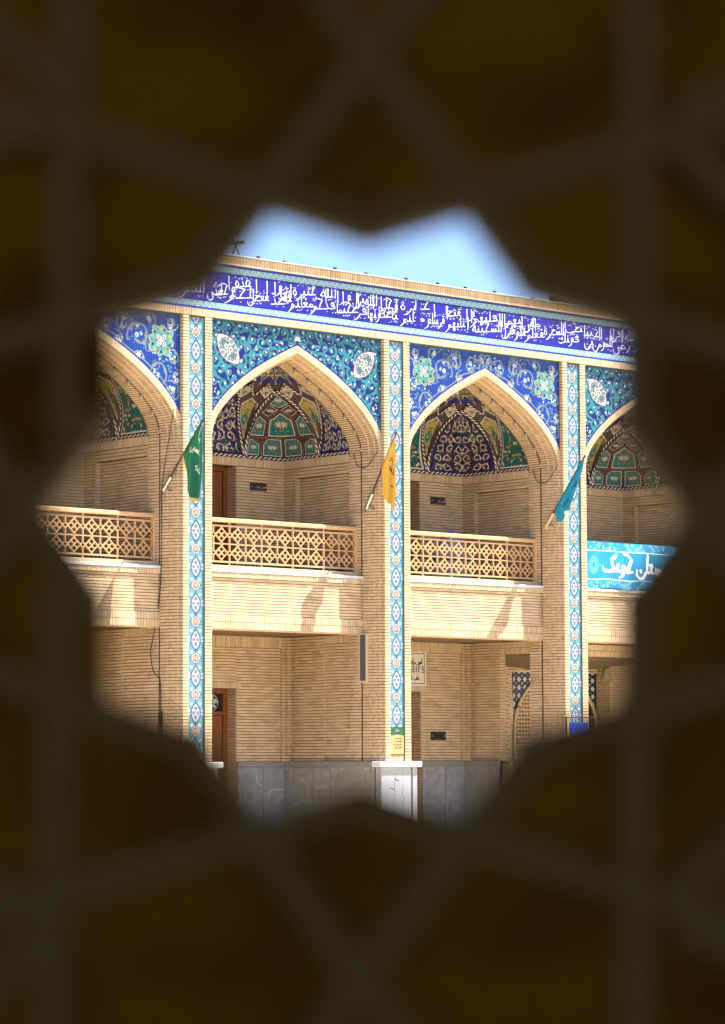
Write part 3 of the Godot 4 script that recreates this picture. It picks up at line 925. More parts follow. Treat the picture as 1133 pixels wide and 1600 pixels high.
func vault(x: float, teal: bool) -> void:
	var sh := MB.new()
	for s in [1.0, -1.0]:
		grid(sh, 1, s, -1, 1, 10, HV, 7.85, 8, 0.02)
		grid(sh, 3, s, -1, 0.08, 4, HV, 7.86, 8, 0.02)
		for i in 18:     # the dome above the ribs
			var f0 := i * 5.0
			var f1 := f0 + 5.0
			for j in 8:
				var q := []
				for c in [[f0, 0], [f1, 0], [f1, 1], [f0, 1]]:
					var p := dome(c[0] * s, lerpf(low_edge(c[0]), 8.2, (j + c[1]) / 8.0))
					q.append(p - surf_normal(p) * 0.018)
				if s > 0: sh.quad(q[0], q[1], q[2], q[3])
				else: sh.quad(q[1], q[0], q[3], q[2])
	grid(sh, 2, 1, -1, 1, 8, HV, 7.86, 8, 0.02)
	var o := put(sh, "vault", M.shell, building)
	o.position = Vector3(x, 0, -0.71)
	var line: Material = M.v_line
	for s in [1.0, -1.0]:
		rib(o, "rib", rib_curve(RIB_S, false, s), 0.052, 0.016, M.rope)
		rib(o, "rib", rib_curve(RIB_S, true, s), 0.052, 0.0163, M.rope)
		rib(o, "rib", rib_curve(RIB_W, false, s), 0.05, 0.0166, M.rope)
		rib(o, "rib", rib_curve(RIB_W, true, s), 0.05, 0.0169, M.rope)
		for c in [11.25, 33.75, 56.25, 78.75]:
			tile_panel(o, "diamond_panel", 0, s, [Vector2(c - 6.4, 7.855), Vector2(c, 7.755), Vector2(c + 6.4, 7.855), Vector2(c, 7.915)], M.v_white, 0.008, 0.12)
			rib(o, "rib", along(0, s, [Vector2(c - 11.25, 7.79), Vector2(c, 7.965), Vector2(c + 11.25, 7.79)], 4), 0.045, 0.0172 + c * 1e-5, M.rope)
			tile_panel(o, "star_point", 0, s, [Vector2(c - 11.25, 7.945), Vector2(c, 8.02), Vector2(c + 11.25, 7.945), Vector2(c + 11.25, 8.0), Vector2(c, 8.07), Vector2(c - 11.25, 8.0)], M.v_navyplain, 0.012, 0.1, M.v_gold)
		for c in [22.5, 67.5]:
			var d := 1.0 if c < 45 else -1.0
			tile_panel(o, "kite_panel", 0, s, [Vector2(c, 7.765), Vector2(c + d * 7.0, 7.665), Vector2(c + d * 4.6, 7.45), Vector2(c + d * 2.6, 7.13), Vector2(c + d * 0.6, 7.3), Vector2(c - d * 4.2, 7.56), Vector2(c - d * 6.4, 7.68)], M.v_gold, 0.008, 0.05)
		for c in [0.0, 22.5, 45.0, 67.5]:
			tile_panel(o, "cap_panel", 0, s, [Vector2(c, 7.99), Vector2(c + 11.25, 8.065), Vector2(c + 22.5, 7.99), Vector2(c + 20, 8.16), Vector2(c + 11.25, 8.19), Vector2(c + 2.5, 8.16)], M.v_cap, 0.014, 0.04, M.v_navyplain)
		var wall: Material = M.v_navy if teal else M.v_green
		tile_panel(o, "wall_panel", 3, s, wall_shape(0.0), wall, 0.004, 0.05, M.v_navyplain if teal else line)
		rib(o, "tile_border", along(3, s, [Vector2(-0.97, HV + 0.028), Vector2(0.05, HV + 0.028)], 8), 0.06, 0.02, M.rope, 0.11)
		rib(o, "tile_border", along(1, s, [Vector2(-0.985, HV + 0.028), Vector2(0, HV + 0.028), Vector2(0.985, HV + 0.028)], 8), 0.06, 0.019, M.rope, 0.11)
		if not teal:
			tile_panel(o, "squinch_panel", 1, s, [Vector2(-0.9, 6.87), Vector2(0, 6.87), Vector2(0.9, 6.87), Vector2(0.88, 7.2), Vector2(0.86, 7.5), Vector2(0.75, 7.7), Vector2(0, 7.83), Vector2(-0.75, 7.7), Vector2(-0.86, 7.5), Vector2(-0.88, 7.2)], M.v_squinch, 0.004, 0.04, M.v_navyplain)
			continue
		for r in [[-0.66, "squinch_strap"], [0.66, "squinch_strap"]]:
			rib(o, r[1], along(1, s, [Vector2(r[0] * 0.9, 6.86), Vector2(r[0] * 0.9, 7.08), Vector2(r[0] * 1.4, 7.17)], 3), 0.019, 0.012, M.terracotta)
			rib(o, r[1], along(1, s, [Vector2(r[0] * 0.9, 7.08), Vector2(r[0] * 0.55, 7.17)], 3), 0.019, 0.0125, M.terracotta)
			rib(o, r[1], along(1, s, [Vector2(r[0] * 0.72, 7.185), Vector2(r[0] * 0.72, 7.46), Vector2(r[0] * 1.25, 7.55)], 3), 0.019, 0.0122, M.terracotta)
			rib(o, r[1], along(1, s, [Vector2(r[0] * 0.72, 7.46), Vector2(0, 7.6)], 3), 0.019, 0.0127, M.terracotta)
		rib(o, "squinch_strap", along(1, s, [Vector2(0, 6.86), Vector2(0, 7.16)], 3), 0.018, 0.012, M.terracotta)
		rib(o, "squinch_strap", along(1, s, [Vector2(-0.97, 7.175), Vector2(0.97, 7.175)], 8), 0.022, 0.013, M.terracotta)
		for t in [1.0, -1.0]:
			tile_panel(o, "teal_panel", 1, s, flip_if([Vector2(0.05, 6.875), Vector2(0.54, 6.875), Vector2(0.54, 7.06), Vector2(0.42, 7.15), Vector2(0.05, 7.15)], t), M.v_teal, 0.006, 0.07)
			tile_panel(o, "teal_panel", 1, s, flip_if([Vector2(0.65, 6.875), Vector2(0.95, 6.875), Vector2(0.93, 7.13), Vector2(0.84, 7.13), Vector2(0.65, 7.05)], t), M.v_teal, 0.006, 0.07)
			tile_panel(o, "teal_panel", 1, s, flip_if([Vector2(0.55, 7.2), Vector2(0.92, 7.2), Vector2(0.88, 7.46), Vector2(0.82, 7.5), Vector2(0.55, 7.43)], t), M.v_teal, 0.006, 0.07)
			tile_panel(o, "dark_panel", 1, s, flip_if([Vector2(0.08, 7.6), Vector2(0.5, 7.5), Vector2(0.82, 7.56), Vector2(0.55, 7.66)], t), M.v_dark, 0.006, 0.08)
		tile_panel(o, "teal_panel", 1, s, [Vector2(-0.41, 7.2), Vector2(0.41, 7.2), Vector2(0.41, 7.44), Vector2(0.0, 7.555), Vector2(-0.41, 7.44)], M.v_teal, 0.006, 0.07)
		tile_panel(o, "teal_panel", 1, s, [Vector2(0, 7.63), Vector2(0.6, 7.68), Vector2(0, 7.83), Vector2(-0.6, 7.68)], M.v_teal, 0.006, 0.08)
	tile_panel(o, "wall_panel", 2, 1, wall_shape(0.9), M.v_navy if teal else M.v_green, 0.004, 0.05, M.v_navyplain if teal else line)
	rib(o, "tile_border", along(2, 1, [Vector2(-0.98, HV + 0.028), Vector2(0.98, HV + 0.028)], 12), 0.06, 0.02, M.rope, 0.11)

func low_edge(f: float) -> float:
	var g := f if f <= 45.0 else 90.0 - f
	var best := HV
	for k in 40:
		var h := HV + 1.06 * k / 39.0
		if g > 26.6 and rib_at(RIB_S, h) <= g: best = h
		if g <= 26.6 and rib_at(RIB_W, h) >= g: best = h
	return best

func wall_shape(right: float) -> Array:
	var p := [Vector2(-0.93, HV + 0.075)]
	if right > 0:
		p.append(Vector2(0, HV + 0.075)); p.append(Vector2(0.93, HV + 0.075))
		for h in [7.05, 7.3, 7.55, 7.7]: p.append(Vector2(0.92, h))
		p.append(Vector2(0, 7.8))
	else:
		p.append(Vector2(0.04, HV + 0.075)); p.append(Vector2(0.04, 7.3)); p.append(Vector2(0.04, 7.8))
	for h in [7.7, 7.55, 7.3, 7.05]: p.append(Vector2(-0.92, h))
	return p

func flip_if(p: Array, t: float) -> Array:
	if t > 0: return p
	var o := []
	for k in range(p.size() - 1, -1, -1): o.append(Vector2(-p[k].x, p[k].y))
	return o

# ---------------------------------------------------------------- the arcade
const FX := Vector3(1, 0, 0)
const FY := Vector3(0, 1, 0)
const FZ := Vector3(0, 0, 1)

func pair(called: String, m: MB, b: MB) -> MeshInstance3D:
	var o := put(m, called, M.mortar, building)
	if b.v.size(): put(b, "bricks", M.brick, o, "stuff")
	return o

func pier(k: int) -> void:
	var x := k * S
	var m := MB.new()
	var b := MB.new()
	var top := 8.72
	# front: two brick strips with the tiled ribbon sunk between them
	courses(b, m, Vector3(x + PL, 1.5, 0), FX, FY, FZ, 0.114, top - 1.5, 0.215, k)
	courses(b, m, Vector3(x + 0.175, 1.5, 0), FX, FY, FZ, PR - 0.175, top - 1.5, 0.215, k)
	m.quad(Vector3(x - 0.164, 1.5, -0.03), Vector3(x + 0.175, 1.5, -0.03), Vector3(x + 0.175, top, -0.03), Vector3(x - 0.164, top, -0.03))
	m.quad(Vector3(x + 0.175, 1.5, -0.03), Vector3(x + 0.175, 1.5, 0), Vector3(x + 0.175, top, 0), Vector3(x + 0.175, top, -0.03))
	m.quad(Vector3(x - 0.164, 1.5, 0), Vector3(x - 0.164, 1.5, -0.03), Vector3(x - 0.164, top, -0.03), Vector3(x - 0.164, top, 0))
	soldiers(b, m, Vector3(x - 0.164, 1.5, -0.026), FX, FY, FZ, 0.339, 0.105)
	# sides down to the jambs, then the stepped jambs of both arches
	courses(b, m, Vector3(x + PL, 1.5, -0.1), FZ, FY, -FX, 0.1, top - 1.5)
	courses(b, m, Vector3(x + PR, 1.5, 0), -FZ, FY, FX, 0.1, top - 1.5)
	for s in [-1.0, 1.0]:
		var ax := x + CX if s < 0 else x + S + CX     # axis of the arch on that side
		var xs := [1.85, 1.815, 1.78]
		var zs := [-0.07, -0.145, -0.255, -0.42]
		for j in 3:
			var px: float = ax - s * xs[j]
			if s < 0: courses(b, m, Vector3(px, 1.5, zs[j + 1]), FZ, FY, -FX, zs[j] - zs[j + 1], 5.25, 0.215, j)
			else: courses(b, m, Vector3(px, 1.5, zs[j]), -FZ, FY, FX, zs[j] - zs[j + 1], 5.25, 0.215, j)
			if j > 0:
				var pw: float = absf(xs[j - 1] - xs[j])
				courses(b, m, Vector3(px if s < 0 else px - pw, 1.5, zs[j]), FX, FY, FZ, pw, 5.25)
		var pf: float = ax - s * 1.85
		courses(b, m, Vector3(pf if s < 0 else x + PR, 1.5, -0.07), FX, FY, FZ, absf(pf - (x + (PL if s < 0 else PR))), 5.25)
		# the dark vertical groove, then the inner jamb
		var gx: float = ax - s * 1.84
		var ix: float = ax - s * 1.78
		if s < 0:
			m.quad(Vector3(gx, 1.5, -0.46), Vector3(gx, 1.5, -0.42), Vector3(gx, 6.75, -0.42), Vector3(gx, 6.75, -0.46))
			m.quad(Vector3(ix, 1.5, -0.46), Vector3(gx, 1.5, -0.46), Vector3(gx, 6.75, -0.46), Vector3(ix, 6.75, -0.46))
			courses(b, m, Vector3(ix, 1.5, -0.75), FZ, FY, -FX, 0.29, 5.25)
		else:
			m.quad(Vector3(gx, 1.5, -0.42), Vector3(gx, 1.5, -0.46), Vector3(gx, 6.75, -0.46), Vector3(gx, 6.75, -0.42))
			m.quad(Vector3(gx, 1.5, -0.46), Vector3(ix, 1.5, -0.46), Vector3(ix, 6.75, -0.46), Vector3(gx, 6.75, -0.46))
			courses(b, m, Vector3(ix, 1.5, -0.46), -FZ, FY, FX, 0.29, 5.25)
	var o := pair("pier", m, b)
	# ribbon tiles
	var y := 1.62
	var th := 0.2937
	var row := 0
	var low := 2.075 if k == 0 else 1.61
	y = 8.70
	while y > low + 0.02:
		var y0 := maxf(y - th, low)
		var t := MB.new()
		var va := (0.36 + (8.70 - y) / 0.5874)
		var vb := (0.36 + (8.70 - y0) / 0.5874)
		for c in 2:
			var xa := x - 0.162 + c * 0.168
			var xb := xa + 0.166
			face_tile(t, Vector3(xa, y0 + 0.001, -0.02), xb - xa, y - y0 - 0.002, Vector2(c * 0.5, vb), Vector2(c * 0.5 + 0.5, va))
		put(t, "ribbon_tile", M.ribbon, o)
		y = y0
		row += 1
	# white marble foot and cap
	var p := MB.new()
	p.cbox(Vector3(x - 0.40, 0, -0.12), Vector3(x + 0.29, 1.40, 0.025), 0.004)
	put(p, "marble_panel", M.marble_cracked if k == 0 else M.marble, o)
	p = MB.new()
	p.cbox(Vector3(x + 0.335, 0, -0.12), Vector3(x + 0.44, 1.40, 0.022), 0.004)
	put(p, "marble_strip", M.marble, o)
	p = MB.new()
	p.box(Vector3(x + 0.29, 0, -0.13), Vector3(x + 0.335, 1.40, -0.005))
	put(p, "marble_joint", M.slate, o)
	p = MB.new()
	p.cbox(Vector3(x - 0.475, 1.402, -0.14), Vector3(x + 0.515, 1.497, 0.075), 0.012)
	put(p, "marble_cap", M.marble_white, o)
	for s in [-1.0, 1.0]:
		p = MB.new()
		var a := x - 0.46 if s < 0 else x + 0.445
		p.box(Vector3(minf(a, a + 0.055), 0, -0.76), Vector3(maxf(a, a + 0.055), 1.4, -0.13))
		put(p, "dado_slab", M.slate, o)
		p = MB.new()
		a = x - 0.475 if s < 0 else x + 0.445
		p.cbox(Vector3(a, 1.402, -0.76), Vector3(a + 0.07, 1.5, -0.142), 0.006)
		put(p, "dado_cap", M.slate_cap, o)

func face_tile(t: MB, at: Vector3, w: float, h: float, uv0: Vector2, uv1: Vector2, deep := 0.012) -> void:
	var e := 0.0015
	var a := at + Vector3(e, e, 0)
	var b := at + Vector3(w - e, e, 0)
	var c := at + Vector3(w - e, h - e, 0)
	var d := at + Vector3(e, h - e, 0)
	t.quad(a, b, c, d, Color.WHITE, Vector2(uv0.x, uv0.y), Vector2(uv1.x, uv0.y), Vector2(uv1.x, uv1.y), Vector2(uv0.x, uv1.y))
	var q := [at - FZ * deep, at + Vector3(w, 0, -deep), at + Vector3(w, h, -deep), at + Vector3(0, h, -deep)]
	var f := [a, b, c, d]
	for k in 4: t.quad(q[k], q[(k + 1) % 4], f[(k + 1) % 4], f[k], Color.WHITE, uv0, uv0, uv0, uv0)

func arch(ax: float) -> void:
	var m := MB.new()
	var b := MB.new()
	var n := 42
	var d := [-0.0, 0.115, 0.15, 0.185]
	var z := [-0.07, -0.145, -0.255, -0.42]
	var c0 := arch_full(0.0, n)
	var c1 := arch_full(0.115, n)
	# front ring of stretchers set on edge
	for k in c0.size() - 1:
		var q := []
		for e in [c1[k], c1[k + 1], c0[k + 1], c0[k]]: q.append(Vector3(ax + clampf(e.x, -1.899, 1.899), e.y, z[0]))
		m.quad(q[3], q[2], q[1], q[0])
		if (q[0] as Vector3).distance_to(q[3]) > 0.02:
			var f := []
			var cen: Vector3 = (q[0] + q[1] + q[2] + q[3]) * 0.25
			for e in q: f.append(e.lerp(cen, 0.0) + FZ * 0.01)
			f = [q[0].lerp(q[1], 0.1) + FZ * 0.01, q[1].lerp(q[0], 0.1) + FZ * 0.01, q[2].lerp(q[3], 0.1) + FZ * 0.01, q[3].lerp(q[2], 0.1) + FZ * 0.01]
			var col := brick_tone()
			b.quad(f[3], f[2], f[1], f[0], col)
			for j in 4: b.quad(q[(j + 1) % 4], q[j], f[j], f[(j + 1) % 4], col)
	# stepped soffits
	for j in 3:
		soffit(b, m, ax, d[j + 1], z[j + 1], z[j], n)
		if j < 2:
			var a := arch_full(d[j + 1], n)
			var e := arch_full(d[j + 2], n)
			for k in a.size() - 1:
				var q := [Vector3(ax + e[k].x, e[k].y, z[j + 1]), Vector3(ax + e[k + 1].x, e[k + 1].y, z[j + 1]), Vector3(ax + a[k + 1].x, a[k + 1].y, z[j + 1]), Vector3(ax + a[k].x, a[k].y, z[j + 1])]
				b.quad(q[3], q[2], q[1], q[0], brick_tone(0.08))
	# groove for the lamps
	var g := arch_full(0.125, n)
	var i := arch_full(0.185, n)
	for k in g.size() - 1:
		m.quad(Vector3(ax + g[k].x, g[k].y, -0.46), Vector3(ax + g[k].x, g[k].y, -0.42), Vector3(ax + g[k + 1].x, g[k + 1].y, -0.42), Vector3(ax + g[k + 1].x, g[k + 1].y, -0.46))
		m.quad(Vector3(ax + g[k].x, g[k].y, -0.46), Vector3(ax + g[k + 1].x, g[k + 1].y, -0.46), Vector3(ax + i[k + 1].x, i[k + 1].y, -0.46), Vector3(ax + i[k].x, i[k].y, -0.46))
	soffit(b, m, ax, 0.185, -0.73, -0.46, n)
	# lip behind the soffit that closes the arch against the vault
	var lip := arch_full(0.21, n)
	for k in i.size() - 1:
		m.quad(Vector3(ax + i[k].x, i[k].y, -0.731), Vector3(ax + i[k + 1].x, i[k + 1].y, -0.731), Vector3(ax + lip[k + 1].x, lip[k + 1].y, -0.731), Vector3(ax + lip[k].x, lip[k].y, -0.731))
	pair("arch", m, b)

func soffit(b: MB, m: MB, ax: float, d: float, z0: float, z1: float, n: int) -> void:
	n = 56
	var c := arch_full(d, n)
	for k in c.size() - 1:
		var p := Vector3(ax + c[k].x, c[k].y, 0)
		var q := Vector3(ax + c[k + 1].x, c[k + 1].y, 0)
		var t := q - p
		var N := Vector3(t.y, -t.x, 0).normalized()
		m.quad(p + FZ * z1, p + FZ * z0, q + FZ * z0, q + FZ * z1)
		brick(b, p + FZ * z1, -FZ, t.normalized(), N, 0.002, z1 - z0 - 0.002, 0.007, t.length() - 0.007, 0.012, brick_tone())

func spandrel(ax: float, blue: bool) -> void:
	for s in [-1.0, 1.0]:
		var m := MB.new()
		var c := arch_half(-0.001, 42)
		var last := Vector2(-1, 0)
		for k in c.size():
			var p := Vector2(minf(c[k].x, 1.9), c[k].y)
			if k > 0:
				var q := [Vector3(ax + s * last.x, last.y, -0.062), Vector3(ax + s * p.x, p.y, -0.062), Vector3(ax + s * p.x, 8.722, -0.062), Vector3(ax + s * last.x, 8.722, -0.062)]
				var uv := []
				for e in q: uv.append(Vector2(absf(e.x - ax) / 1.93, (8.72 - e.y) / 1.98))
				if s > 0: m.quad(q[1], q[0], q[3], q[2], Color.WHITE, uv[1], uv[0], uv[3], uv[2])
				else: m.quad(q[0], q[1], q[2], q[3], Color.WHITE, uv[0], uv[1], uv[2], uv[3])
			last = p
		put(m, "spandrel_mosaic", M.sp_blue if blue else M.sp_turq, building)

func frieze() -> void:
	var x0 := -3.0 * S
	var x1 := 3.0 * S
	var m := MB.new()
	var b := MB.new()
	soldiers(b, m, Vector3(x0, 8.722, 0.004), FX, FY, FZ, x1 - x0, 0.125)
	m.quad(Vector3(x0, 8.722, -0.1), Vector3(x1, 8.722, -0.1), Vector3(x1, 8.722, 0.004), Vector3(x0, 8.722, 0.004))
	m.quad(Vector3(x0, 8.847, -0.012), Vector3(x1, 8.847, -0.012), Vector3(x1, 9.63, -0.012), Vector3(x0, 9.63, -0.012))
	m.quad(Vector3(x0, 8.847, 0.004), Vector3(x1, 8.847, 0.004), Vector3(x1, 8.847, -0.012), Vector3(x0, 8.847, -0.012))
	soldiers(b, m, Vector3(x0, 9.622, 0.045), FX, FY, FZ, x1 - x0, 0.145)
	m.quad(Vector3(x0, 9.622, -0.012), Vector3(x1, 9.622, -0.012), Vector3(x1, 9.622, 0.045), Vector3(x0, 9.622, 0.045))
	var o := pair("frieze", m, b)
	var k := 0
	var tw := 0.2489
	var from := -5.0 - tw * 8
	for j in 62:
		var x := from + j * tw
		var t := MB.new()
		face_tile(t, Vector3(x, 8.872, 0), tw, 0.112, Vector2(j * 0.5, 1), Vector2(j * 0.5 + 0.5, 0))
		put(t, "border_tile", M.border, o)
		t = MB.new()
		face_tile(t, Vector3(x, 9.484, 0), tw, 0.114, Vector2(j * 0.5, 1), Vector2(j * 0.5 + 0.5, 0))
		put(t, "border_tile", M.border, o)
		for r in 2:
			t = MB.new()
			var q := clampf(x, -5.0, 6.6 - tw)
			var right := q > 0.45
			var u0 := (q - 0.6) / 6.0 if right else (q + 5.0) / 5.6
			var u1 := u0 + tw / (6.0 if right else 5.6)
			face_tile(t, Vector3(x, 8.985 + r * 0.2485, 0.0), tw, 0.2475, Vector2(u0, 1.0 - r * 0.5), Vector2(u1, 0.5 - r * 0.5))
			put(t, "inscription_tile", M.ins_b if right else M.ins_a, o)
	for y in [8.849, 9.6]:
		var l := MB.new()
		l.box(Vector3(x0, y, -0.012), Vector3(x1, y + 0.021, 0.003))
		put(l, "blue_border", M.glaze_blue, o)
	var cap := MB.new()
	cap.cbox(Vector3(x0, 9.768, -0.3), Vector3(x1, 9.79, 0.092), 0.004)
	put(cap, "metal_coping", M.steel, o)
	for j in 16:
		var c := MB.new()
		var x := -6.6 + j * 0.83 + rng.randf_range(-0.2, 0.2)
		c.cbox(Vector3(x, 9.791, 0.02), Vector3(x + 0.06, 9.82 + rng.randf() * 0.02, 0.06), 0.006)
		put(c, "coping_clip", M.black, o)

func bay(k: int, teal: bool, blue: bool) -> void:
	var X := k * S                 # axis of the pier on the right
	var ax := X + CX
	var xl := X - 3.98
	var xr := X - 0.38
	arch(ax)
	spandrel(ax, blue)
	vault(ax, teal)
	var m := MB.new()
	var b := MB.new()
	var dl := X - 2.92             # door opening
	var dr := X - 1.485
	# upper back wall round its door
	courses(b, m, Vector3(xl, 4.7, ZB), FX, FY, FZ, dl - xl, 1.945)
	courses(b, m, Vector3(dr, 4.7, ZB), FX, FY, FZ, xr - dr, 1.945)
	soldiers(b, m, Vector3(xl, 6.645, ZB + 0.025), FX, FY, FZ, xr - xl, 0.152)
	m.quad(Vector3(xl, 6.645, ZB), Vector3(xr, 6.645, ZB), Vector3(xr, 6.645, ZB + 0.025), Vector3(xl, 6.645, ZB + 0.025))
	m.quad(Vector3(xl, 6.797, ZB + 0.025), Vector3(xr, 6.797, ZB + 0.025), Vector3(xr, 6.797, ZB - 0.1), Vector3(xl, 6.797, ZB - 0.1))
	courses(b, m, Vector3(dl, 4.7, ZB), -FZ, FY, FX, 0.3, 1.945)
	courses(b, m, Vector3(dr, 4.7, ZB - 0.3), FZ, FY, -FX, 0.3, 1.945)
	m.quad(Vector3(dl, 6.645, ZB - 0.3), Vector3(dr, 6.645, ZB - 0.3), Vector3(dr, 6.645, ZB), Vector3(dl, 6.645, ZB))
	# upper side walls: corner strip, shallow niche under a beam
	for s in [-1.0, 1.0]:
		var wx := xr if s > 0 else xl
		side(b, m, wx, s, 0.0, ZB, ZB + 0.31, 4.7, 6.645)
		side(b, m, wx + s * 0.10, s, 0.0, ZB + 0.31, ZB + 1.06, 4.7, 6.47)
		side(b, m, wx + s * 0.06, s, 0.0, ZB + 1.06, -0.75, 4.7, 6.47)
		var bz0 := ZB + 0.31
		courses(b, m, Vector3(wx if s > 0 else wx - 0.1, 4.7, bz0), FX, FY, FZ, 0.1, 1.77)
		# the beam
		side(b, m, wx, s, 0.0, bz0, -0.75, 6.47, 6.645)
		if s > 0: m.quad(Vector3(wx + 0.1, 6.47, bz0), Vector3(wx, 6.47, bz0), Vector3(wx, 6.47, -0.75), Vector3(wx + 0.1, 6.47, -0.75))
		else: m.quad(Vector3(wx, 6.47, bz0), Vector3(wx - 0.1, 6.47, bz0), Vector3(wx - 0.1, 6.47, -0.75), Vector3(wx, 6.47, -0.75))
		if s > 0:
			soldiers(b, m, Vector3(wx - 0.025, 6.645, ZB), FZ, FY, -FX, -0.75 - ZB, 0.152)
			m.quad(Vector3(wx - 0.025, 6.797, -0.75), Vector3(wx + 0.1, 6.797, -0.75), Vector3(wx + 0.1, 6.797, ZB), Vector3(wx - 0.025, 6.797, ZB))
		else:
			soldiers(b, m, Vector3(wx + 0.025, 6.645, -0.75), -FZ, FY, FX, -0.75 - ZB, 0.152)
	pair("upper_wall", m, b)
	# floor, parapet and its coping
	m = MB.new()
	b = MB.new()
	var pl := ax - 1.83
	var pw := 3.66
	soldiers(b, m, Vector3(pl, 4.52, -0.42), FX, FY, FZ, pw, 0.088)
	m.quad(Vector3(pl, 4.52, -0.45), Vector3(pl + pw, 4.52, -0.45), Vector3(pl + pw, 4.52, -0.42), Vector3(pl, 4.52, -0.42))
	courses(b, m, Vector3(pl, 3.912, -0.45), FX, FY, FZ, pw, 0.608)
	soldiers(b, m, Vector3(pl, 3.793, -0.432), FX, FY, FZ, pw, 0.119)
	soldiers(b, m, Vector3(pl, 3.674, -0.432), FX, FY, FZ, pw, 0.119)
	m.quad(Vector3(pl, 3.912, -0.432), Vector3(pl + pw, 3.912, -0.432), Vector3(pl + pw, 3.912, -0.45), Vector3(pl, 3.912, -0.45))
	# underside
	courses(b, m, Vector3(pl, 3.674, -0.7), FX, FZ, -FY, pw, 0.265)
	m.box(Vector3(xl - 0.2, 3.68, ZB), Vector3(xr + 0.2, 4.6, -0.46))
	var par := pair("parapet", m, b)
	var n := 6
	for j in n:
		var c := MB.new()
		c.cbox(Vector3(pl + j * pw / n + 0.001, 4.61, -0.62), Vector3(pl + (j + 1) * pw / n - 0.001, 4.66, -0.398), 0.004)
		put(c, "coping_slab", M.marble_white, par)
	var st := MB.new()
	st.cbox(Vector3(pl, 4.662, -0.72), Vector3(pl + pw, 4.73, -0.52), 0.004)
	put(st, "kerb", M.plaster, par)
	var fl := MB.new()
	fl.box(Vector3(xl, 4.6, ZB), Vector3(xr, 4.66, -0.622))
	put(fl, "floor_slab", M.plaster, par)
	# ground floor: back wall, side walls, dado
	m = MB.new()
	b = MB.new()
	var passage := k == 1
	var gate := k == 2
	if not gate:
		courses(b, m, Vector3(xl, 1.5, ZB), FX, FY, FZ, dl - xl, 1.98)
		courses(b, m, Vector3(dr, 1.5, ZB), FX, FY, FZ, xr - 0.1 - dr, 1.98)
		courses(b, m, Vector3(dl, 2.88, ZB), FX, FY, FZ, dr - dl, 0.60)
		soldiers(b, m, Vector3(dl - 0.1, 2.765, ZB + 0.006), FX, FY, FZ, dr - dl + 0.2, 0.115)
		soldiers(b, m, Vector3(xl, 3.48, ZB + 0.03), FX, FY, FZ, xr - 0.1 - xl, 0.2)
		courses(b, m, Vector3(dl, 0, ZB), -FZ, FY, FX, 0.3, 2.765)
		courses(b, m, Vector3(dr, 0, ZB - 0.3), FZ, FY, -FX, 0.3, 2.765)
		m.quad(Vector3(dl, 2.765, ZB - 0.3), Vector3(dr, 2.765, ZB - 0.3), Vector3(dr, 2.765, ZB), Vector3(dl, 2.765, ZB))
		# the broken corner
		courses(b, m, Vector3(xr - 0.1, 1.5, ZB + 0.06), FX, FY, FZ, 0.06, 2.174)
		courses(b, m, Vector3(xr - 0.1, 1.5, ZB), FZ, FY, -FX, 0.06, 2.174)
		courses(b, m, Vector3(xr - 0.04, 1.5, ZB + 0.06), FZ, FY, -FX, 0.08, 2.174)
		courses(b, m, Vector3(xr - 0.04, 1.5, ZB + 0.14), FX, FY, FZ, 0.09, 2.174)
	for s in [-1.0, 1.0]:
		var wx := xr if s > 0 else xl
		if gate and s < 0: continue
		if passage and s > 0:
			side(b, m, wx + 0.05, s, 0, ZB + 0.14, ZB + 0.3, 1.5, 3.674)
			side(b, m, wx, s, 0, ZB + 0.3, -1.555, 1.5, 3.674)
			courses(b, m, Vector3(wx, 1.5, -1.555), FX, FY, FZ, 0.13, 2.174)
			courses(b, m, Vector3(wx + 0.13, 1.5, -1.555), -FZ, FY, FX, 0.96, 2.174)
			for rr in 2: soldiers(b, m, Vector3(wx, 3.44 + rr * 0.117, -1.553), FZ, FY, -FX, 0.81, 0.117)
			m.quad(Vector3(wx, 3.44, -1.553), Vector3(wx, 3.44, -0.743), Vector3(wx + 0.3, 3.44, -0.743), Vector3(wx + 0.3, 3.44, -1.553))
			m.quad(Vector3(wx, 3.674, -1.555), Vector3(wx + 0.3, 3.674, -1.555), Vector3(wx + 0.3, 3.674, -0.74), Vector3(wx, 3.674, -0.74))
			continue
		side(b, m, wx + s * 0.05, s, 0, ZB + 0.14, ZB + 0.3, 1.5, 3.674)
		side(b, m, wx, s, 0, ZB + 0.3, ZB + 1.05, 1.5, 3.674)
		side(b, m, wx + s * 0.03, s, 0, ZB + 1.05, -0.75, 1.5, 3.53)
		courses(b, m, Vector3(wx if s > 0 else wx - 0.03, 1.5, ZB + 1.05), FX, FY, FZ, 0.03, 2.03)
		if s > 0: soldiers(b, m, Vector3(wx - 0.002, 3.53, ZB + 1.05), FZ, FY, -FX, -0.75 - ZB - 1.05, 0.144)
	var low := pair("lower_wall", m, b)
	# dado of upright slate slabs under a cap, on the back and the right-hand wall
	var runs := [[Vector3(dr, 0, ZB + 0.015), FX, xr + 0.06 - dr, FZ], [Vector3(xl, 0, ZB + 0.015), FX, dl - xl, FZ], [Vector3(xr - 0.02, 0, ZB + 0.032), FZ, 0.3, -FX], [Vector3(xr - 0.045, 0, ZB + 0.34), FZ, -0.76 - ZB - 0.34, -FX], [Vector3(xl + 0.045, 0, -0.76), -FZ, -0.76 - ZB - 0.1, FX]]
	if gate: runs = []
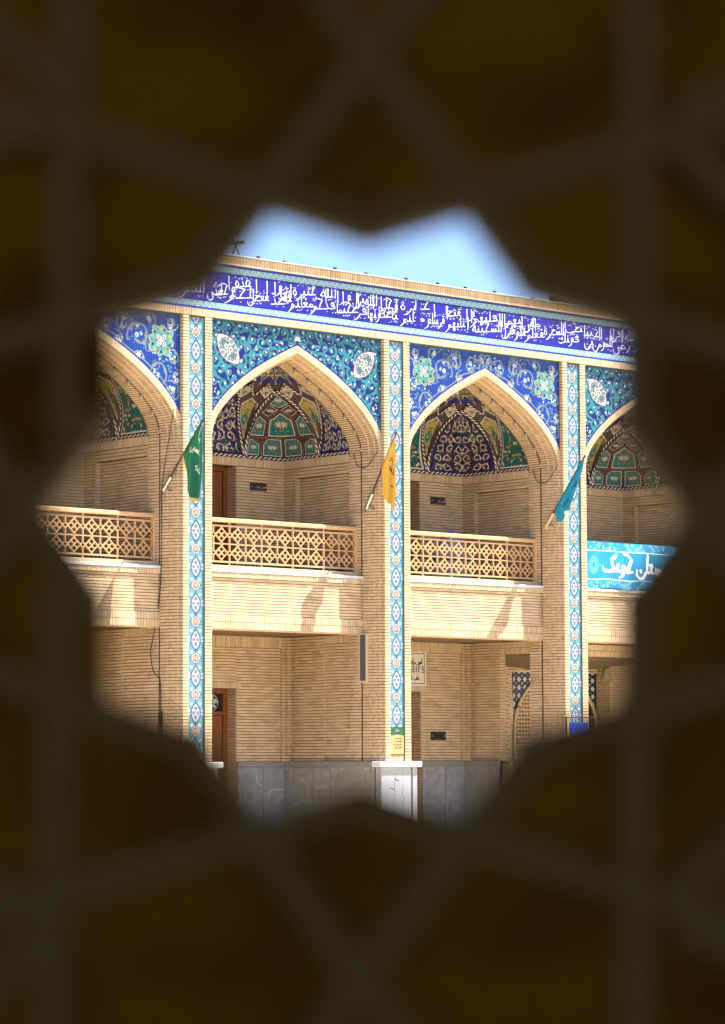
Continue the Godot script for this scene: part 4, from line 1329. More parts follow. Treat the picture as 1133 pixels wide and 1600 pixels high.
	for r in runs:
		var w: float = r[2]
		if passage and r[3] == -FX and w > 0.5: w = -1.555 - ZB - 0.34
		var q := maxi(1, roundi(w / 0.52))
		var nn: Vector3 = r[3]
		for j in q:
			var t := MB.new()
			var o: Vector3 = r[0] + r[1] * (w * (j + 0.5) / q) + FY * 0.7
			t.obox(o, r[1] * (w / q * 0.5 - 0.006), FY * 0.699, nn * 0.014)
			var du := rng.randf()
			for e in t.u.size(): t.u[e] = t.u[e] * Vector2(0.35, 0.9) + Vector2(du, du * 3.1)
			put(t, "dado_slab", M.slate, low)
		var cp := MB.new()
		var oc: Vector3 = r[0] + r[1] * (w * 0.5) + FY * 1.452
		cp.obox(oc, r[1] * (w * 0.5), FY * 0.048, nn * 0.03)
		put(cp, "dado_cap", M.slate_cap, low)
	# doors in both storeys
	if not gate: door(Vector3((dl + dr) * 0.5, 0, ZB - 0.26), dr - dl, 2.765, true)
	door(Vector3((dl + dr) * 0.5, 4.66, ZB - 0.26), dr - dl, 1.985, false)

func side(b: MB, m: MB, x: float, s: float, _d: float, z0: float, z1: float, y0: float, y1: float) -> void:
	if s > 0: courses(b, m, Vector3(x, y0, z0), FZ, FY, -FX, z1 - z0, y1 - y0)
	else: courses(b, m, Vector3(x, y0, z1), -FZ, FY, FX, z1 - z0, y1 - y0)

func door(at: Vector3, w: float, h: float, light: bool) -> void:
	var f := MB.new()
	f.cbox(Vector3(at.x - w / 2, at.y, at.z - 0.05), Vector3(at.x - w / 2 + 0.09, at.y + h, at.z + 0.03), 0.008)
	f.cbox(Vector3(at.x + w / 2 - 0.09, at.y, at.z - 0.05), Vector3(at.x + w / 2, at.y + h, at.z + 0.03), 0.008)
	f.cbox(Vector3(at.x - w / 2 + 0.09, at.y + h - 0.08, at.z - 0.05), Vector3(at.x + w / 2 - 0.09, at.y + h, at.z + 0.028), 0.008)
	var dh := h - 0.08
	if light:
		dh = h - 0.46
		f.cbox(Vector3(at.x - w / 2 + 0.09, at.y + dh, at.z - 0.05), Vector3(at.x + w / 2 - 0.09, at.y + dh + 0.07, at.z + 0.026), 0.008)
	var o := put(f, "door", M.door, building)
	for s in [-1.0, 1.0]:
		var l := MB.new()
		var x0: float = at.x - w / 2 + 0.095 if s < 0 else at.x + 0.004
		var x1: float = x0 + w / 2 - 0.1
		l.cbox(Vector3(x0, at.y + 0.02, at.z - 0.04), Vector3(x1, at.y + dh - 0.005, at.z - 0.005), 0.004)
		for y in [[0.15, 0.44], [0.5, 0.94]]:
			l.cbox(Vector3(x0 + 0.09, at.y + dh * y[0], at.z - 0.01), Vector3(x1 - 0.09, at.y + dh * y[1], at.z + 0.012), 0.012)
		put(l, "door_leaf", M.door, o)
	var hd := MB.new()
	hd.cbox(Vector3(at.x + 0.03, at.y + dh * 0.47, at.z - 0.004), Vector3(at.x + 0.06, at.y + dh * 0.53, at.z + 0.05), 0.006)
	put(hd, "door_handle", M.black, o)
	if not light: return
	var g := MB.new()
	g.box(Vector3(at.x - w / 2 + 0.09, at.y + dh + 0.07, at.z - 0.035), Vector3(at.x + w / 2 - 0.09, at.y + h - 0.08, at.z - 0.025))
	put(g, "transom_pane", M.glass_dark, o)
	# pale cut shapes behind the pane's tracery: a round leaf pattern of metal
	for s in [-1.0, 1.0]:
		var t := MB.new()
		var c := Vector3(at.x + s * (w / 2 - 0.33), at.y + h - 0.24, at.z - 0.02)
		for j in 6:
			var a := TAU * j / 6 + 0.3
			t.obox(c + Vector3(cos(a), sin(a), 0) * 0.07, Vector3(cos(a), sin(a), 0) * 0.055, Vector3(-sin(a), cos(a), 0) * (0.022 if j % 2 else 0.04), FZ * 0.004)
		var ring := PackedVector3Array()
		for j in 25: ring.append(c + Vector3(cos(TAU * j / 24), sin(TAU * j / 24), 0) * 0.145)
		t.tube(ring, 0.008, 5)
		put(t, "transom_tracery", mat(Color8(170, 168, 160), 0.5), o)

# body of the building behind what is seen: back, roof, ends
func body() -> void:
	var c := MB.new()
	c.box(Vector3(-13.2, 0, -6.2), Vector3(13.2, 9.7, -5.9))
	c.box(Vector3(-13.2, 9.5, -5.9), Vector3(13.2, 9.62, -0.02))
	c.box(Vector3(-13.2, 0, -5.9), Vector3(-12.9, 9.5, -0.02))
	c.box(Vector3(12.9, 0, -5.9), Vector3(13.2, 9.5, -0.02))
	c.box(Vector3(-12.9, 0, -3.1), Vector3(4.1, 9.5, -2.95))
	c.box(Vector3(4.1, 3.68, -3.1), Vector3(12.9, 9.5, -2.95))
	put(c, "roof_and_rear_wall", M.plaster, building)
	# plain walls that carry the arcade on beyond the four bays in view
	for s in [-1.0, 1.0]:
		var m := MB.new()
		var b := MB.new()
		var x0 := -13.2 if s < 0 else 2 * S + PR
		var x1 := -2 * S + PL if s < 0 else 13.2
		courses(b, m, Vector3(x0, 0, -0.05), FX, FY, FZ, x1 - x0, 8.72, 0.43)
		pair("end_wall", m, b)

# the deeper entrance bay on the right: patterned brick, a pointed niche, mosaic corners
func entrance() -> void:
	var m := MB.new()
	var b := MB.new()
	var z := -2.75
	var key := Image.create(64, 160, false, Image.FORMAT_RGB8)
	key.fill(Color8(186, 158, 108))
	var pale := Color8(58, 92, 88)
	for y in 160:         # interlocking key pattern of glazed headers
		for x in 64:
			var a := posmod(x + y, 32)
			var c := posmod(x - y, 32)
			if (a < 5 and posmod(x - y, 64) < 44) or (c < 5 and posmod(x + y, 64) > 20): key.set_pixel(x, y, pale)
	M.key = mat(Color.WHITE, 0.5, ImageTexture.create_from_image(key))
	var star := Cv.new(128, 128, Color8(34, 42, 60))
	for j in 2:
		for k in 2:
			for q in 6: star.leaf(32 + j * 64, 32 + k * 64, TAU * q / 6, 26, 5, Color8(214, 210, 196))
			star.disc(64 * j, 64 * k, 7, Color8(206, 200, 186)); star.disc(32 + j * 64, 32 + k * 64, 4, Color8(120, 90, 60))
	M.star = mat(Color.WHITE, 0.35, star.tex())
	var kx := 5.06
	var p := MB.new()
	for j in 4:
		var t := MB.new()
		face_tile(t, Vector3(kx - 0.36, 1.5 + j * 0.42, z + 0.03), 0.72, 0.418, Vector2(0, 1), Vector2(1.4, 0), 0.03)
		put(t, "key_pattern_panel", M.key, building)
	courses(b, m, Vector3(4.2, 0, z), FX, FY, FZ, 0.5, 3.7)
	courses(b, m, Vector3(5.42, 0, z), FX, FY, FZ, 0.1, 3.7)
	courses(b, m, Vector3(7.86, 1.5, -2.4), FX, FY, FZ, 0.6, 2.2)
	courses(b, m, Vector3(7.86, 1.5, -2.75), FZ, FY, -FX, 0.35, 2.2)
	courses(b, m, Vector3(4.2, 3.18, z + 0.02), FX, FY, FZ, 3.7, 0.5)
	# niche wall behind the pointed frame, herringbone
	var hx := 5.5
	m.quad(Vector3(hx, 0, z - 0.2), Vector3(7.86, 0, z - 0.2), Vector3(7.86, 3.3, z - 0.2), Vector3(hx, 3.3, z - 0.2))
	for i in 30:
		for j in 34:
			var o := Vector3(hx + i * 0.078, 0.9 + j * 0.075, z - 0.2)
			var a := PI / 4 if (i + j) % 2 else -PI / 4
			var U := Vector3(cos(a), sin(a), 0)
			var V := Vector3(-sin(a), cos(a), 0)
			if o.x < 7.8: brick(b, o, U, V, FZ, -0.05, 0.05, -0.03, 0.03, 0.003, brick_tone(0.06))
	pair("entrance_wall", m, b)
	# pointed frame and the mosaic corners above it
	var pts := spline(PackedVector2Array([Vector2(1.13, 1.5), Vector2(1.12, 2.2), Vector2(1.02, 2.55), Vector2(0.75, 2.88), Vector2(0.4, 3.1), Vector2(0, 3.27)]), 6)
	for s in [-1.0, 1.0]:
		var f := PackedVector3Array()
		var mo := MB.new()
		for k in pts.size(): f.append(Vector3(6.68 + s * pts[k].x, pts[k].y, z + 0.03))
		for k in pts.size() - 1:
			var q := [f[k], f[k + 1], Vector3(f[k + 1].x, 3.3, z + 0.03), Vector3(f[k].x, 3.3, z + 0.03)]
			q[0].z = z + 0.01; q[1].z = z + 0.01; q[2].z = z + 0.01; q[3].z = z + 0.01
			var uv := []
			for e in q: uv.append(Vector2(e.x, -e.y) * 3.2)
			if s > 0: mo.quad(q[1], q[0], q[3], q[2], Color.WHITE, uv[1], uv[0], uv[3], uv[2])
			else: mo.quad(q[0], q[1], q[2], q[3], Color.WHITE, uv[0], uv[1], uv[2], uv[3])
			if k == 0: continue
		put(mo, "corner_mosaic", M.star, building)
		var tb := MB.new()
		tb.tube(f, 0.035, 8)
		put(tb, "niche_moulding", M.plaster, building)
	# boarded ceiling of the passage: a soldier course lit by the court, then sloping soffits
	var c := MB.new()
	var cb := MB.new()
	for r in 2: soldiers(cb, c, Vector3(4.5, 3.44 + r * 0.115, -1.2), FX, FY, FZ, 3.9, 0.114)
	c.box(Vector3(4.5, 3.44, -1.5), Vector3(8.45, 3.66, -1.21))
	for t in [[4.15, 6.68, 3.4, 3.16], [6.68, 8.45, 3.16, 3.42]]:
		c.quad(Vector3(t[0], t[2], -2.74), Vector3(t[1], t[3], -2.74), Vector3(t[1], 3.44, -1.5), Vector3(t[0], 3.44, -1.5))
	pair("passage_ceiling", c, cb)

# ---------------------------------------------------------------- things on and around the arcade
var unit_bar: BoxMesh

func bar(parent: Node, called: String, a: Vector3, b: Vector3, w: float, d: float, m: Material) -> void:
	var o := MeshInstance3D.new()
	o.name = called
	o.mesh = unit_bar
	o.material_override = m
	var t := b - a
	var y := t.normalized()
	var x := Vector3(y.y, -y.x, 0) if absf(y.z) < 0.5 else FX
	o.transform = Transform3D(Basis(x * w, y * t.length(), Vector3(0, 0, d)), (a + b) * 0.5)
	parent.add_child(o, true)

func railing(k: int, label: String, plain := false) -> void:
	var X := k * S
	var r := thing("balcony_railing", Vector3(X + CX, 4.73, -0.6), label, "railing", "wooden railings of the upper arcade")
	var half := 1.75
	var m: Material = M.wood
	var hr := MB.new()
	hr.cbox(Vector3(-half - 0.08, 0.715, -0.045), Vector3(half + 0.08, 0.785, 0.045), 0.01)
	put(hr, "handrail", m, r)
	for s in [-1.0, 1.0]:
		var p := MB.new()
		p.cbox(Vector3(s * half - 0.04 + s * 0.035, 0, -0.04), Vector3(s * half + 0.04 + s * 0.035, 0.714, 0.04), 0.008)
		put(p, "post", m, r)
	if plain:
		bar(r, "rail", Vector3(-half, 0.06, 0), Vector3(half, 0.06, 0), 0.03, 0.03, m)
		return
	var n := 10
	var w := 2 * (half - 0.02) / n
	var y0 := 0.062
	var H := 0.595
	var u := H / 1.79
	bar(r, "rail", Vector3(-half + 0.01, y0, 0), Vector3(half - 0.01, y0, 0), 0.028, 0.034, m)
	bar(r, "rail", Vector3(-half + 0.01, y0 + H, 0), Vector3(half - 0.01, y0 + H, 0), 0.028, 0.034, m)
	var bw := 0.0165
	var sx := w
	for i in n + 1:
		var x := -half + 0.02 + i * w
		if i % 2 == 0: bar(r, "baluster", Vector3(x, 0.0, -0.002), Vector3(x, y0 - 0.014, -0.002), 0.024, 0.026, m)
		if i % 2 == 0: bar(r, "baluster", Vector3(x, y0 + H + 0.014, -0.002), Vector3(x, 0.714, -0.002), 0.024, 0.026, m)
		for q in [[0.02, 0.31], [0.585, 1.205], [1.48, 1.77]]:
			bar(r, "baluster", Vector3(x, y0 + q[0] * u, 0.001), Vector3(x, y0 + q[1] * u, 0.001), bw, 0.038, m)
		if i == n: continue
		var cx := x + w * 0.5
		bar(r, "lattice_bar", Vector3(x, y0 + 0.895 * u, 0), Vector3(x + 0.41 * sx, y0 + 0.895 * u, 0), bw, 0.036, m)
		bar(r, "lattice_bar", Vector3(x + 0.59 * sx, y0 + 0.895 * u, 0), Vector3(x + w, y0 + 0.895 * u, 0), bw, 0.036, m)
		for cy in [0.447, 1.343]:
			for f in [-1.0, 1.0]:
				bar(r, "lattice_bar", Vector3(cx - 0.17 * sx, y0 + (cy - f * 0.17) * u, f * 0.002), Vector3(cx + 0.17 * sx, y0 + (cy + f * 0.17) * u, f * 0.002), bw, 0.034, m)
				bar(r, "lattice_bar", Vector3(cx - 0.5 * sx, y0 + (cy - 0.14 * f) * u, 0.003 + f * 0.002), Vector3(cx + 0.085 * sx, y0 + (cy + 0.445 * f) * u, 0.003 + f * 0.002), bw, 0.034, m)
				bar(r, "lattice_bar", Vector3(cx + 0.5 * sx, y0 + (cy - 0.14 * f) * u, -0.003 + f * 0.002), Vector3(cx - 0.085 * sx, y0 + (cy + 0.445 * f) * u, -0.003 + f * 0.002), bw, 0.034, m)

# a flag on a slanting pole: foot, tip; where along the pole the cloth begins, and where its lower edge hangs (z, drop) at either end
func flag(called: String, label: String, x: float, foot: Vector2, tip: Vector2, s0: float, low0: Vector2, low1: Vector2, cloth: Material, fringe: Material, sd: float, folds := 1.0) -> void:
	# the pole is bracketed to the innermost face of the jamb
	x -= 0.12
	foot.x += 0.13; tip.x += 0.13; low0.x += 0.13; low1.x += 0.13
	var r := thing(called, Vector3(x, foot.y, foot.x), label, "flag", "flags on the piers of the arcade")
	var dz := tip.x - foot.x
	var dy := tip.y - foot.y
	var p := MB.new()
	p.tube(PackedVector3Array([Vector3(0, 0.18 * dy, 0.18 * dz), Vector3(0, dy, dz)]), 0.019, 8)
	put(p, "pole", M.pole, r)
	var s := MB.new()
	s.tube(PackedVector3Array([Vector3(0, 0, 0), Vector3(0, 0.2 * dy, 0.2 * dz)]), 0.032, 8)
	s.tube(PackedVector3Array([Vector3(0.02, 0.01, 0.0), Vector3(0.02, -0.01, 0.17)]), 0.016, 6)
	s.cbox(Vector3(-0.02, -0.05, -0.03), Vector3(0.04, 0.05, 0.03), 0.006)
	put(s, "bracket", M.steel if sd < 1.5 else M.plaster, r)
	var c := MB.new()
	var e := MB.new()
	var na := 26
	var nb := 30
	var idx := []
	for i in na + 1:
		for j in nb + 1:
			var a := float(i) / na
			var t := float(j) / nb
			var q := lerpf(s0, 1.0, a)
			var top := Vector2(q * dz, q * dy)
			var low := low0.lerp(low1, a) - foot
			var z := lerpf(top.x, low.x, smoothstep(0.0, 1.0, t))
			var y := lerpf(top.y, low.y + 0.03 * sin(a * 9.0 + sd), t)
			var g := pow(t, 0.6) * folds
			var fx := -0.02 - 0.12 * t * t * a + g * (0.055 * sin(a * 8.5 + sd * 2.0 + t * 0.8) + 0.022 * sin(a * 19.0 + sd + t * 2.0))
			c.vert(Vector3(fx, y, z), FX, Vector2(a, t))
			if j == nb: e.vert(Vector3(fx, y, z), FX, Vector2(a, 0))
	for i in na + 1:
		var v := e.v[i]
		e.vert(v + Vector3(0.004, -0.05, 0), FX, Vector2(0, 0))
	for i in na:
		for j in nb:
			var k := i * (nb + 1) + j
			c.i.append_array(PackedInt32Array([k, k + 1, k + nb + 1, k + 1, k + nb + 2, k + nb + 1]))
		e.i.append_array(PackedInt32Array([i, i + na + 1, i + 1, i + 1, i + na + 1, i + na + 2]))
	smooth(c)
	smooth(e)
	var o := put(c, "cloth", cloth, r)
	if fringe: put(e, "fringe", fringe, o)

func smooth(m: MB) -> void:
	for k in m.n.size(): m.n[k] = Vector3.ZERO
	for k in range(0, m.i.size(), 3):
		var nn := (m.v[m.i[k + 2]] - m.v[m.i[k]]).cross(m.v[m.i[k + 1]] - m.v[m.i[k]])
		for j in 3: m.n[m.i[k + j]] += nn
	for k in m.n.size(): m.n[k] = m.n[k].normalized()

func flag_prints() -> void:
	M.pole = mat(Color8(74, 50, 36), 0.5)
	var g := Cv.new(256, 400, Color8(12, 112, 76))
	var gold := Color8(226, 222, 190)
	write(g, "حسين", 190, 150, 120, 20, 3.2, gold, 0.0, 0.9)
	write(g, "يا", 225, 96, 50, 20, 3.2, gold, 0.0, 0.9)
	write(g, "عليه", 170, 260, 70, 12, 2.4, gold, 0.0, 1.2)
	g.rect(0, 0, 10, 400, Color8(214, 164, 56))
	M.green_cloth = mat(Color.WHITE, 0.55, g.glaze(0.88))
	var y := Cv.new(256, 400, Color8(226, 178, 66))
	var blue := Color8(30, 92, 120)
	y.path(spline(PackedVector2Array([Vector2(205, 130), Vector2(214, 190), Vector2(196, 240), Vector2(150, 268), Vector2(128, 262)]), 8), 9, 4, blue)
	write(y, "لبيك", 200, 130, 90, 16, 3.4, Color8(60, 66, 56), 0.0, 0.7)
	write(y, "يا", 150, 165, 40, 14, 3.0, Color8(60, 66, 56), 0.0, 1.3)
	write(y, "حسين", 150, 190, 70, 10, 2.6, Color8(60, 66, 56), 0.0, 1.4)
	M.yellow_cloth = mat(Color.WHITE, 0.55, y.glaze(0.88))
	var b := Cv.new(256, 400, Color8(20, 140, 170))
	write(b, "فاطمه", 240, 200, 170, 34, 5.5, Color8(16, 44, 92), 0.0, 0.0)
	write(b, "يا", 210, 300, 60, 30, 5.0, Color8(16, 44, 92), 0.0, 0.0)
	b.rect(0, 390, 256, 400, Color8(220, 170, 70))
	M.blue_cloth = mat(Color.WHITE, 0.55, b.glaze(0.88))
	for q in ["green_cloth", "yellow_cloth", "blue_cloth"]:
		M[q].backlight_enabled = true
		M[q].backlight = Color(0.7, 0.7, 0.7)
		M[q].rim_enabled = true
		M[q].rim = 0.3
	M.fringe = mat(Color8(206, 160, 70), 0.8)

func lamp_string(k: int, label: String) -> void:
	var ax := k * S + CX
	var r := thing("lamp_string", Vector3(ax, 6.75, -0.44), label, "string lights", "lamp strings under the arches")
	var c := arch_full(0.15, 60)
	var wire := PackedVector3Array()
	for p in c: wire.append(Vector3(p.x, p.y - 6.75, 0))
	var w := MB.new()
	w.tube(wire, 0.007, 5)
	put(w, "wire", M.cable, r)
	if not M.has("bulb"):
		M.bulb = mat(Color8(150, 140, 122), 0.3)
		var s := MB.new()
		s.lathe(Vector3.ZERO, [Vector2(0.002, -0.145), Vector2(0.026, -0.135), Vector2(0.037, -0.11), Vector2(0.03, -0.08), Vector2(0.019, -0.06)], 10)
		var h := MB.new()
		h.lathe(Vector3.ZERO, [Vector2(0.02, -0.062), Vector2(0.024, -0.055), Vector2(0.024, -0.01), Vector2(0.012, 0.0)], 8)
		var m := ArrayMesh.new()
		m.add_surface_from_arrays(Mesh.PRIMITIVE_TRIANGLES, s.arrays())
		m.add_surface_from_arrays(Mesh.PRIMITIVE_TRIANGLES, h.arrays())
		m.surface_set_material(0, M.bulb); m.surface_set_material(1, M.black)
		M.bulb_mesh = m
	for j in range(3, 119, 8):
		var o := MeshInstance3D.new()
		o.name = "bulb"
		o.mesh = M.bulb_mesh
		o.position = wire[j] + Vector3(0, -0.005, 0.005)
		r.add_child(o, true)

func plaque(at: Vector3, w: float, h: float, word: String, label: String) -> void:
	var cv := Cv.new(128, 56, Color8(44, 40, 42))
	if word != "":
		cv.path(PackedVector2Array([Vector2(6, 6), Vector2(122, 6), Vector2(122, 50), Vector2(6, 50), Vector2(6, 6)]), 1.0, 1.0, Color8(90, 84, 84))
		var x := 116.0
		for q in word.split(" "): x -= write(cv, q, x, 36, 0, 7.2, 1.7, Color8(168, 164, 168)) + 8
	var r := thing("wall_plaque", at, label, "plaque")
	var m := MB.new()
	face_tile(m, Vector3(-w / 2, -h / 2, 0.02), w, h, Vector2(0, 1), Vector2(1, 0), 0.02)
	put(m, "plate", mat(Color.WHITE, 0.4, cv.tex()), r)
	for s in [-1.0, 1.0]:
		var b := MB.new()
		b.cbox(Vector3(s * w * 0.43 - 0.012, -0.012, 0.02), Vector3(s * w * 0.43 + 0.012, 0.012, 0.027), 0.003)
		put(b, "screw", M.steel, r)

func text(t: String, size: float, m: Material, parent: Node, at: Vector3, called: String) -> void:
	var f := SystemFont.new()
	f.font_names = PackedStringArray(["Droid Sans"])
	var q := TextMesh.new()
	q.text = t
	q.font = f
	q.font_size = 48
	q.pixel_size = size / 48.0
	q.depth = 0.002
	var o := MeshInstance3D.new()
	o.name = called
	o.mesh = q
	o.material_override = m
	o.position = at
	parent.add_child(o, true)

func furnish() -> void:
	unit_bar = BoxMesh.new()
	unit_bar.size = Vector3.ONE
	railing(-1, "wooden lattice railing on the balcony left of the green flag")
	railing(0, "wooden lattice railing between the green and the yellow flag")
	railing(1, "wooden lattice railing between the yellow and the blue flag")
	railing(2, "wooden balcony railing hidden behind the turquoise banner", true)
	flag_prints()
	flag("green_flag", "green flag with gold fringe and pale script on a slanting pole", -4.71, Vector2(-0.45, 5.87), Vector2(0.565, 6.92), 0.5, Vector2(0.17, 5.84), Vector2(0.68, 5.58), M.green_cloth, M.fringe, 0.6)
	flag("yellow_flag", "yellow flag with a dark blue crescent stroke on a slanting pole", -0.31, Vector2(-0.42, 5.81), Vector2(0.345, 7.06), 0.52, Vector2(0.03, 6.05), Vector2(0.47, 5.66), M.yellow_cloth, null, 1.1)
	flag("blue_flag", "turquoise blue flag gathered into a narrow fold by its pole", 4.09, Vector2(-0.43, 5.72), Vector2(0.565, 6.94), 0.25, Vector2(-0.1, 5.74), Vector2(0.3, 6.0), M.blue_cloth, null, 1.9, 0.6)
	lamp_string(-1, "string of round bulbs in the soffit groove of the leftmost arch")
	lamp_string(0, "string of round bulbs under the arch with the navy side panels")
	lamp_string(1, "string of round bulbs under the arch with the navy scroll squinch")
	lamp_string(2, "string of round bulbs under the arch above the turquoise banner")
	plaque(Vector3(-0.995, 6.31, ZB + 0.012), 0.37, 0.135, "دفتر خدمات", "small dark plaque with pale script on the upper wall behind the green and yellow flags")
	plaque(Vector3(3.36, 6.31, ZB + 0.012), 0.37, 0.14, "امور دفتر", "small dark plaque with pale script on the upper wall left of the blue flag")
	plaque(Vector3(3.33, 1.96, ZB + 0.012), 0.37, 0.155, "", "blank black plate with two screws on the ground floor wall below the white sign")
	# office sign, half hidden by the pier
	var sg := thing("office_sign", Vector3(2.52, 3.19, ZB + 0.02), "white wall sign with black border and lettering half hidden by the middle pier", "sign")
	var cv := Cv.new(512, 320, Color8(206, 200, 184))
	var ink := Color8(30, 30, 32)
	var frame := PackedVector2Array()
	for j in 65:
		var a := TAU * j / 64 - PI / 2
		frame.append(Vector2(256 + clampf(cos(a) * 320, -232, 232), 160 + clampf(sin(a) * 220, -140, 140)))
	cv.path(frame, 3, 3, ink)
	var xx := 458.0
	for q in ["امور", "مراجعات"]: xx -= write(cv, q, xx, 112, 0, 17, 5.2, ink) + 24
	xx = 420.0
	for q in ["مكتب", "امور"]: xx -= write(cv, q, xx, 262, 0, 14, 4.6, ink) + 20
	var b := MB.new()
	face_tile(b, Vector3(-0.5, -0.315, 0.02), 1.0, 0.63, Vector2(0, 1), Vector2(1, 0), 0.02)
	put(b, "sign_board", mat(Color.WHITE, 0.4, cv.tex()), sg)
	text("Affairs", 0.22, mat(ink, 0.5), sg, Vector3(0.14, 0.0, 0.0225), "lettering")
	# notice on the middle pier
	var nt := thing("paper_notice", Vector3(-0.01, 1.84, -0.012), "yellow and green printed notice at the foot of the middle tiled pier", "poster")
	cv = Cv.new(160, 226, Color8(240, 218, 150))
	cv.rect(0, 0, 160, 44, Color8(34, 140, 74))
	for q in 9: cv.disc(q * 20, 44 + 12 * absf(q - 4) / 4.0, 13, Color8(34, 140, 74))
	cv.poly(PackedVector2Array([Vector2(46, 34), Vector2(114, 34), Vector2(108, 50), Vector2(52, 50)]), Color8(88, 70, 140))
	write(cv, "تذكر", 104, 28, 48, 7, 1.8, Color8(226, 226, 240))
	var lines := ["زاير محترم حرم", "خواهشمند است در", "نظم و سكوت حرم", "با خادمان همكارى"]
	for q in 4:
		var w := 138.0
		for e in (lines[q] as String).split(" "): w -= write(cv, e, w, 92 + q * 27, 0, 6.0, 1.5, Color8(70, 54, 40)) + 5
	b = MB.new()
	face_tile(b, Vector3(-0.16, -0.225, 0.014), 0.32, 0.45, Vector2(0, 1), Vector2(1, 0), 0.012)
	put(b, "printed_sheet", mat(Color8(210, 205, 200), 0.5, cv.glaze(0.75)), nt)
	# banner tied to the railing of the right-hand balcony
	var bn := thing("cloth_banner", Vector3(5.0, 4.67, -0.39), "turquoise cloth banner with white lettering tied along the right balcony", "banner")
	cv = Cv.new(1024, 256, Color8(12, 150, 204))
	var r := RandomNumberGenerator.new()
	r.seed = 5
	for q in 260:
		var px := r.randf() * 1024
		var py := r.randf() * 44 + (0 if q % 2 else 212)
		cv.path(spiral(Vector2(px, py), r.randf_range(7, 16), r.randf() * 6, 0.8), 2.0, 1.4, Color8(170, 216, 236) if r.randf() < 0.45 else Color8(60, 170, 220))
	cv.rect(0, 46, 1024, 51, Color8(222, 238, 246)); cv.rect(0, 204, 1024, 209, Color8(222, 238, 246))
	for q in 28:
		var a := TAU * q / 28
		cv.path(spiral(Vector2(96, 128) + Vector2(cos(a) * 34, sin(a) * 40), 9, a, 1.0), 1.6, 1.2, Color8(96, 200, 226))
		cv.path(spiral(Vector2(96, 128) + Vector2(cos(a) * 18, sin(a) * 22), 8, a, 1.0), 1.6, 1.2, Color8(96, 200, 226))
	cv.leaf(48, 128, PI, 26, 5, Color8(96, 200, 226)); cv.leaf(142, 128, 0, 26, 5, Color8(96, 200, 226))
	var wt := Color8(244, 246, 248)
	for pass_ in [[3.0, 3.0, Color8(30, 70, 110)], [0.0, 0.0, wt]]:
		write(cv, "بستان", 735 + pass_[0], 158 + pass_[1], 290, 35, 11.0, pass_[2])
		write(cv, "کودک", 425 + pass_[0], 158 + pass_[1], 250, 35, 11.5, pass_[2])
	b = MB.new()
	var nu := 60
	var nv := 10
	for i in nu + 1:
		for j in nv + 1:
			var a := float(i) / nu
			var t := float(j) / nv
			b.vert(Vector3(a * 3.3, 0.86 * (1.0 - t) - 0.012 * sin(a * 21.0) * t, 0.01 * sin(a * 14.0 + t * 3.0) + 0.006 * sin(a * 37.0 - t * 5.0)), FZ, Vector2(a, t))
	for i in nu:
		for j in nv:
			var k := i * (nv + 1) + j
			b.i.append_array(PackedInt32Array([k, k + nv + 1, k + 1, k + 1, k + nv + 1, k + nv + 2]))
	smooth(b)
	put(b, "banner_cloth", mat(Color.WHITE, 0.5, cv.glaze(0.86)), bn)
	for q in 6:
		var tie := MB.new()
		tie.tube(PackedVector3Array([Vector3(0.05 + q * 0.64, 0.85, 0.0), Vector3(0.05 + q * 0.64, 0.87, -0.16)]), 0.006, 5)
		put(tie, "tie", M.cable, bn)
	# column loudspeaker on the jamb of the middle pier
	var lb := thing("column_loudspeaker", Vector3(-0.4, 2.84, -0.39), "tall narrow grey column loudspeaker fixed to the jamb of the middle pier", "loudspeaker")
	b = MB.new()
	b.cbox(Vector3(-0.06, 0, -0.11), Vector3(0.02, 0.84, 0.11), 0.008)
	put(b, "cabinet", mat(Color8(186, 168, 130), 0.6), lb)
	b = MB.new()
	b.cbox(Vector3(-0.066, 0.03, -0.04), Vector3(-0.061, 0.81, 0.1), 0.002)
	put(b, "front_grille", mat(Color8(78, 80, 84), 0.7), lb)
	# cables at the left-hand pier
	var cb := thing("hanging_cable", Vector3(-4.83, 0, 0.09), "black cables hanging down the groove of the pier left of the green flag", "cable")
	b = MB.new()
	b.tube(spline3([Vector3(0, 7.17, -0.14), Vector3(-0.005, 6.5, -0.31), Vector3(0, 5.87, -0.46)]), 0.006, 5)
	put(b, "stay_wire", M.cable, cb)
	b = MB.new()
	b.tube(spline3([Vector3(0, 5.87, -0.46), Vector3(0.02, 4.9, -0.47), Vector3(0.0, 4.2, -0.5), Vector3(-0.03, 3.6, -0.6), Vector3(-0.06, 3.26, -0.65), Vector3(-0.04, 2.95, -0.6), Vector3(0.0, 2.78, -0.48), Vector3(0.0, 2.1, -0.46)]), 0.008, 5)
	put(b, "feed_cable", M.cable, cb)
	b = MB.new()
	b.cbox(Vector3(-0.03, 1.95, -0.5), Vector3(0.03, 2.3, -0.43), 0.01)
	put(b, "junction_box", M.black, cb)
	for q in [[-0.39, "loop of black cable on the jamb left of the yellow flag"], [4.01, "loop of black cable on the jamb left of the blue flag"]]:
		var lp := thing("cable_loop", Vector3(q[0], 6.5, -0.31), q[1], "cable", "cable loops on the jambs")
		b = MB.new()
		b.tube(spline3([Vector3(-0.06, 0.28, -0.28), Vector3(-0.055, 0.08, -0.2), Vector3(-0.05, 0.02, -0.05), Vector3(-0.06, 0.06, 0.1), Vector3(0.0, 0.3, 0.28)]), 0.007, 5)
		put(b, "cable", M.cable, lp)
	# floodlights on the roof edge
	var fl := thing("roof_floodlight", Vector3(-3.6, 9.79, 0.03), "dark floodlight on splayed legs at the left end of the roof edge", "floodlight")
	b = MB.new()
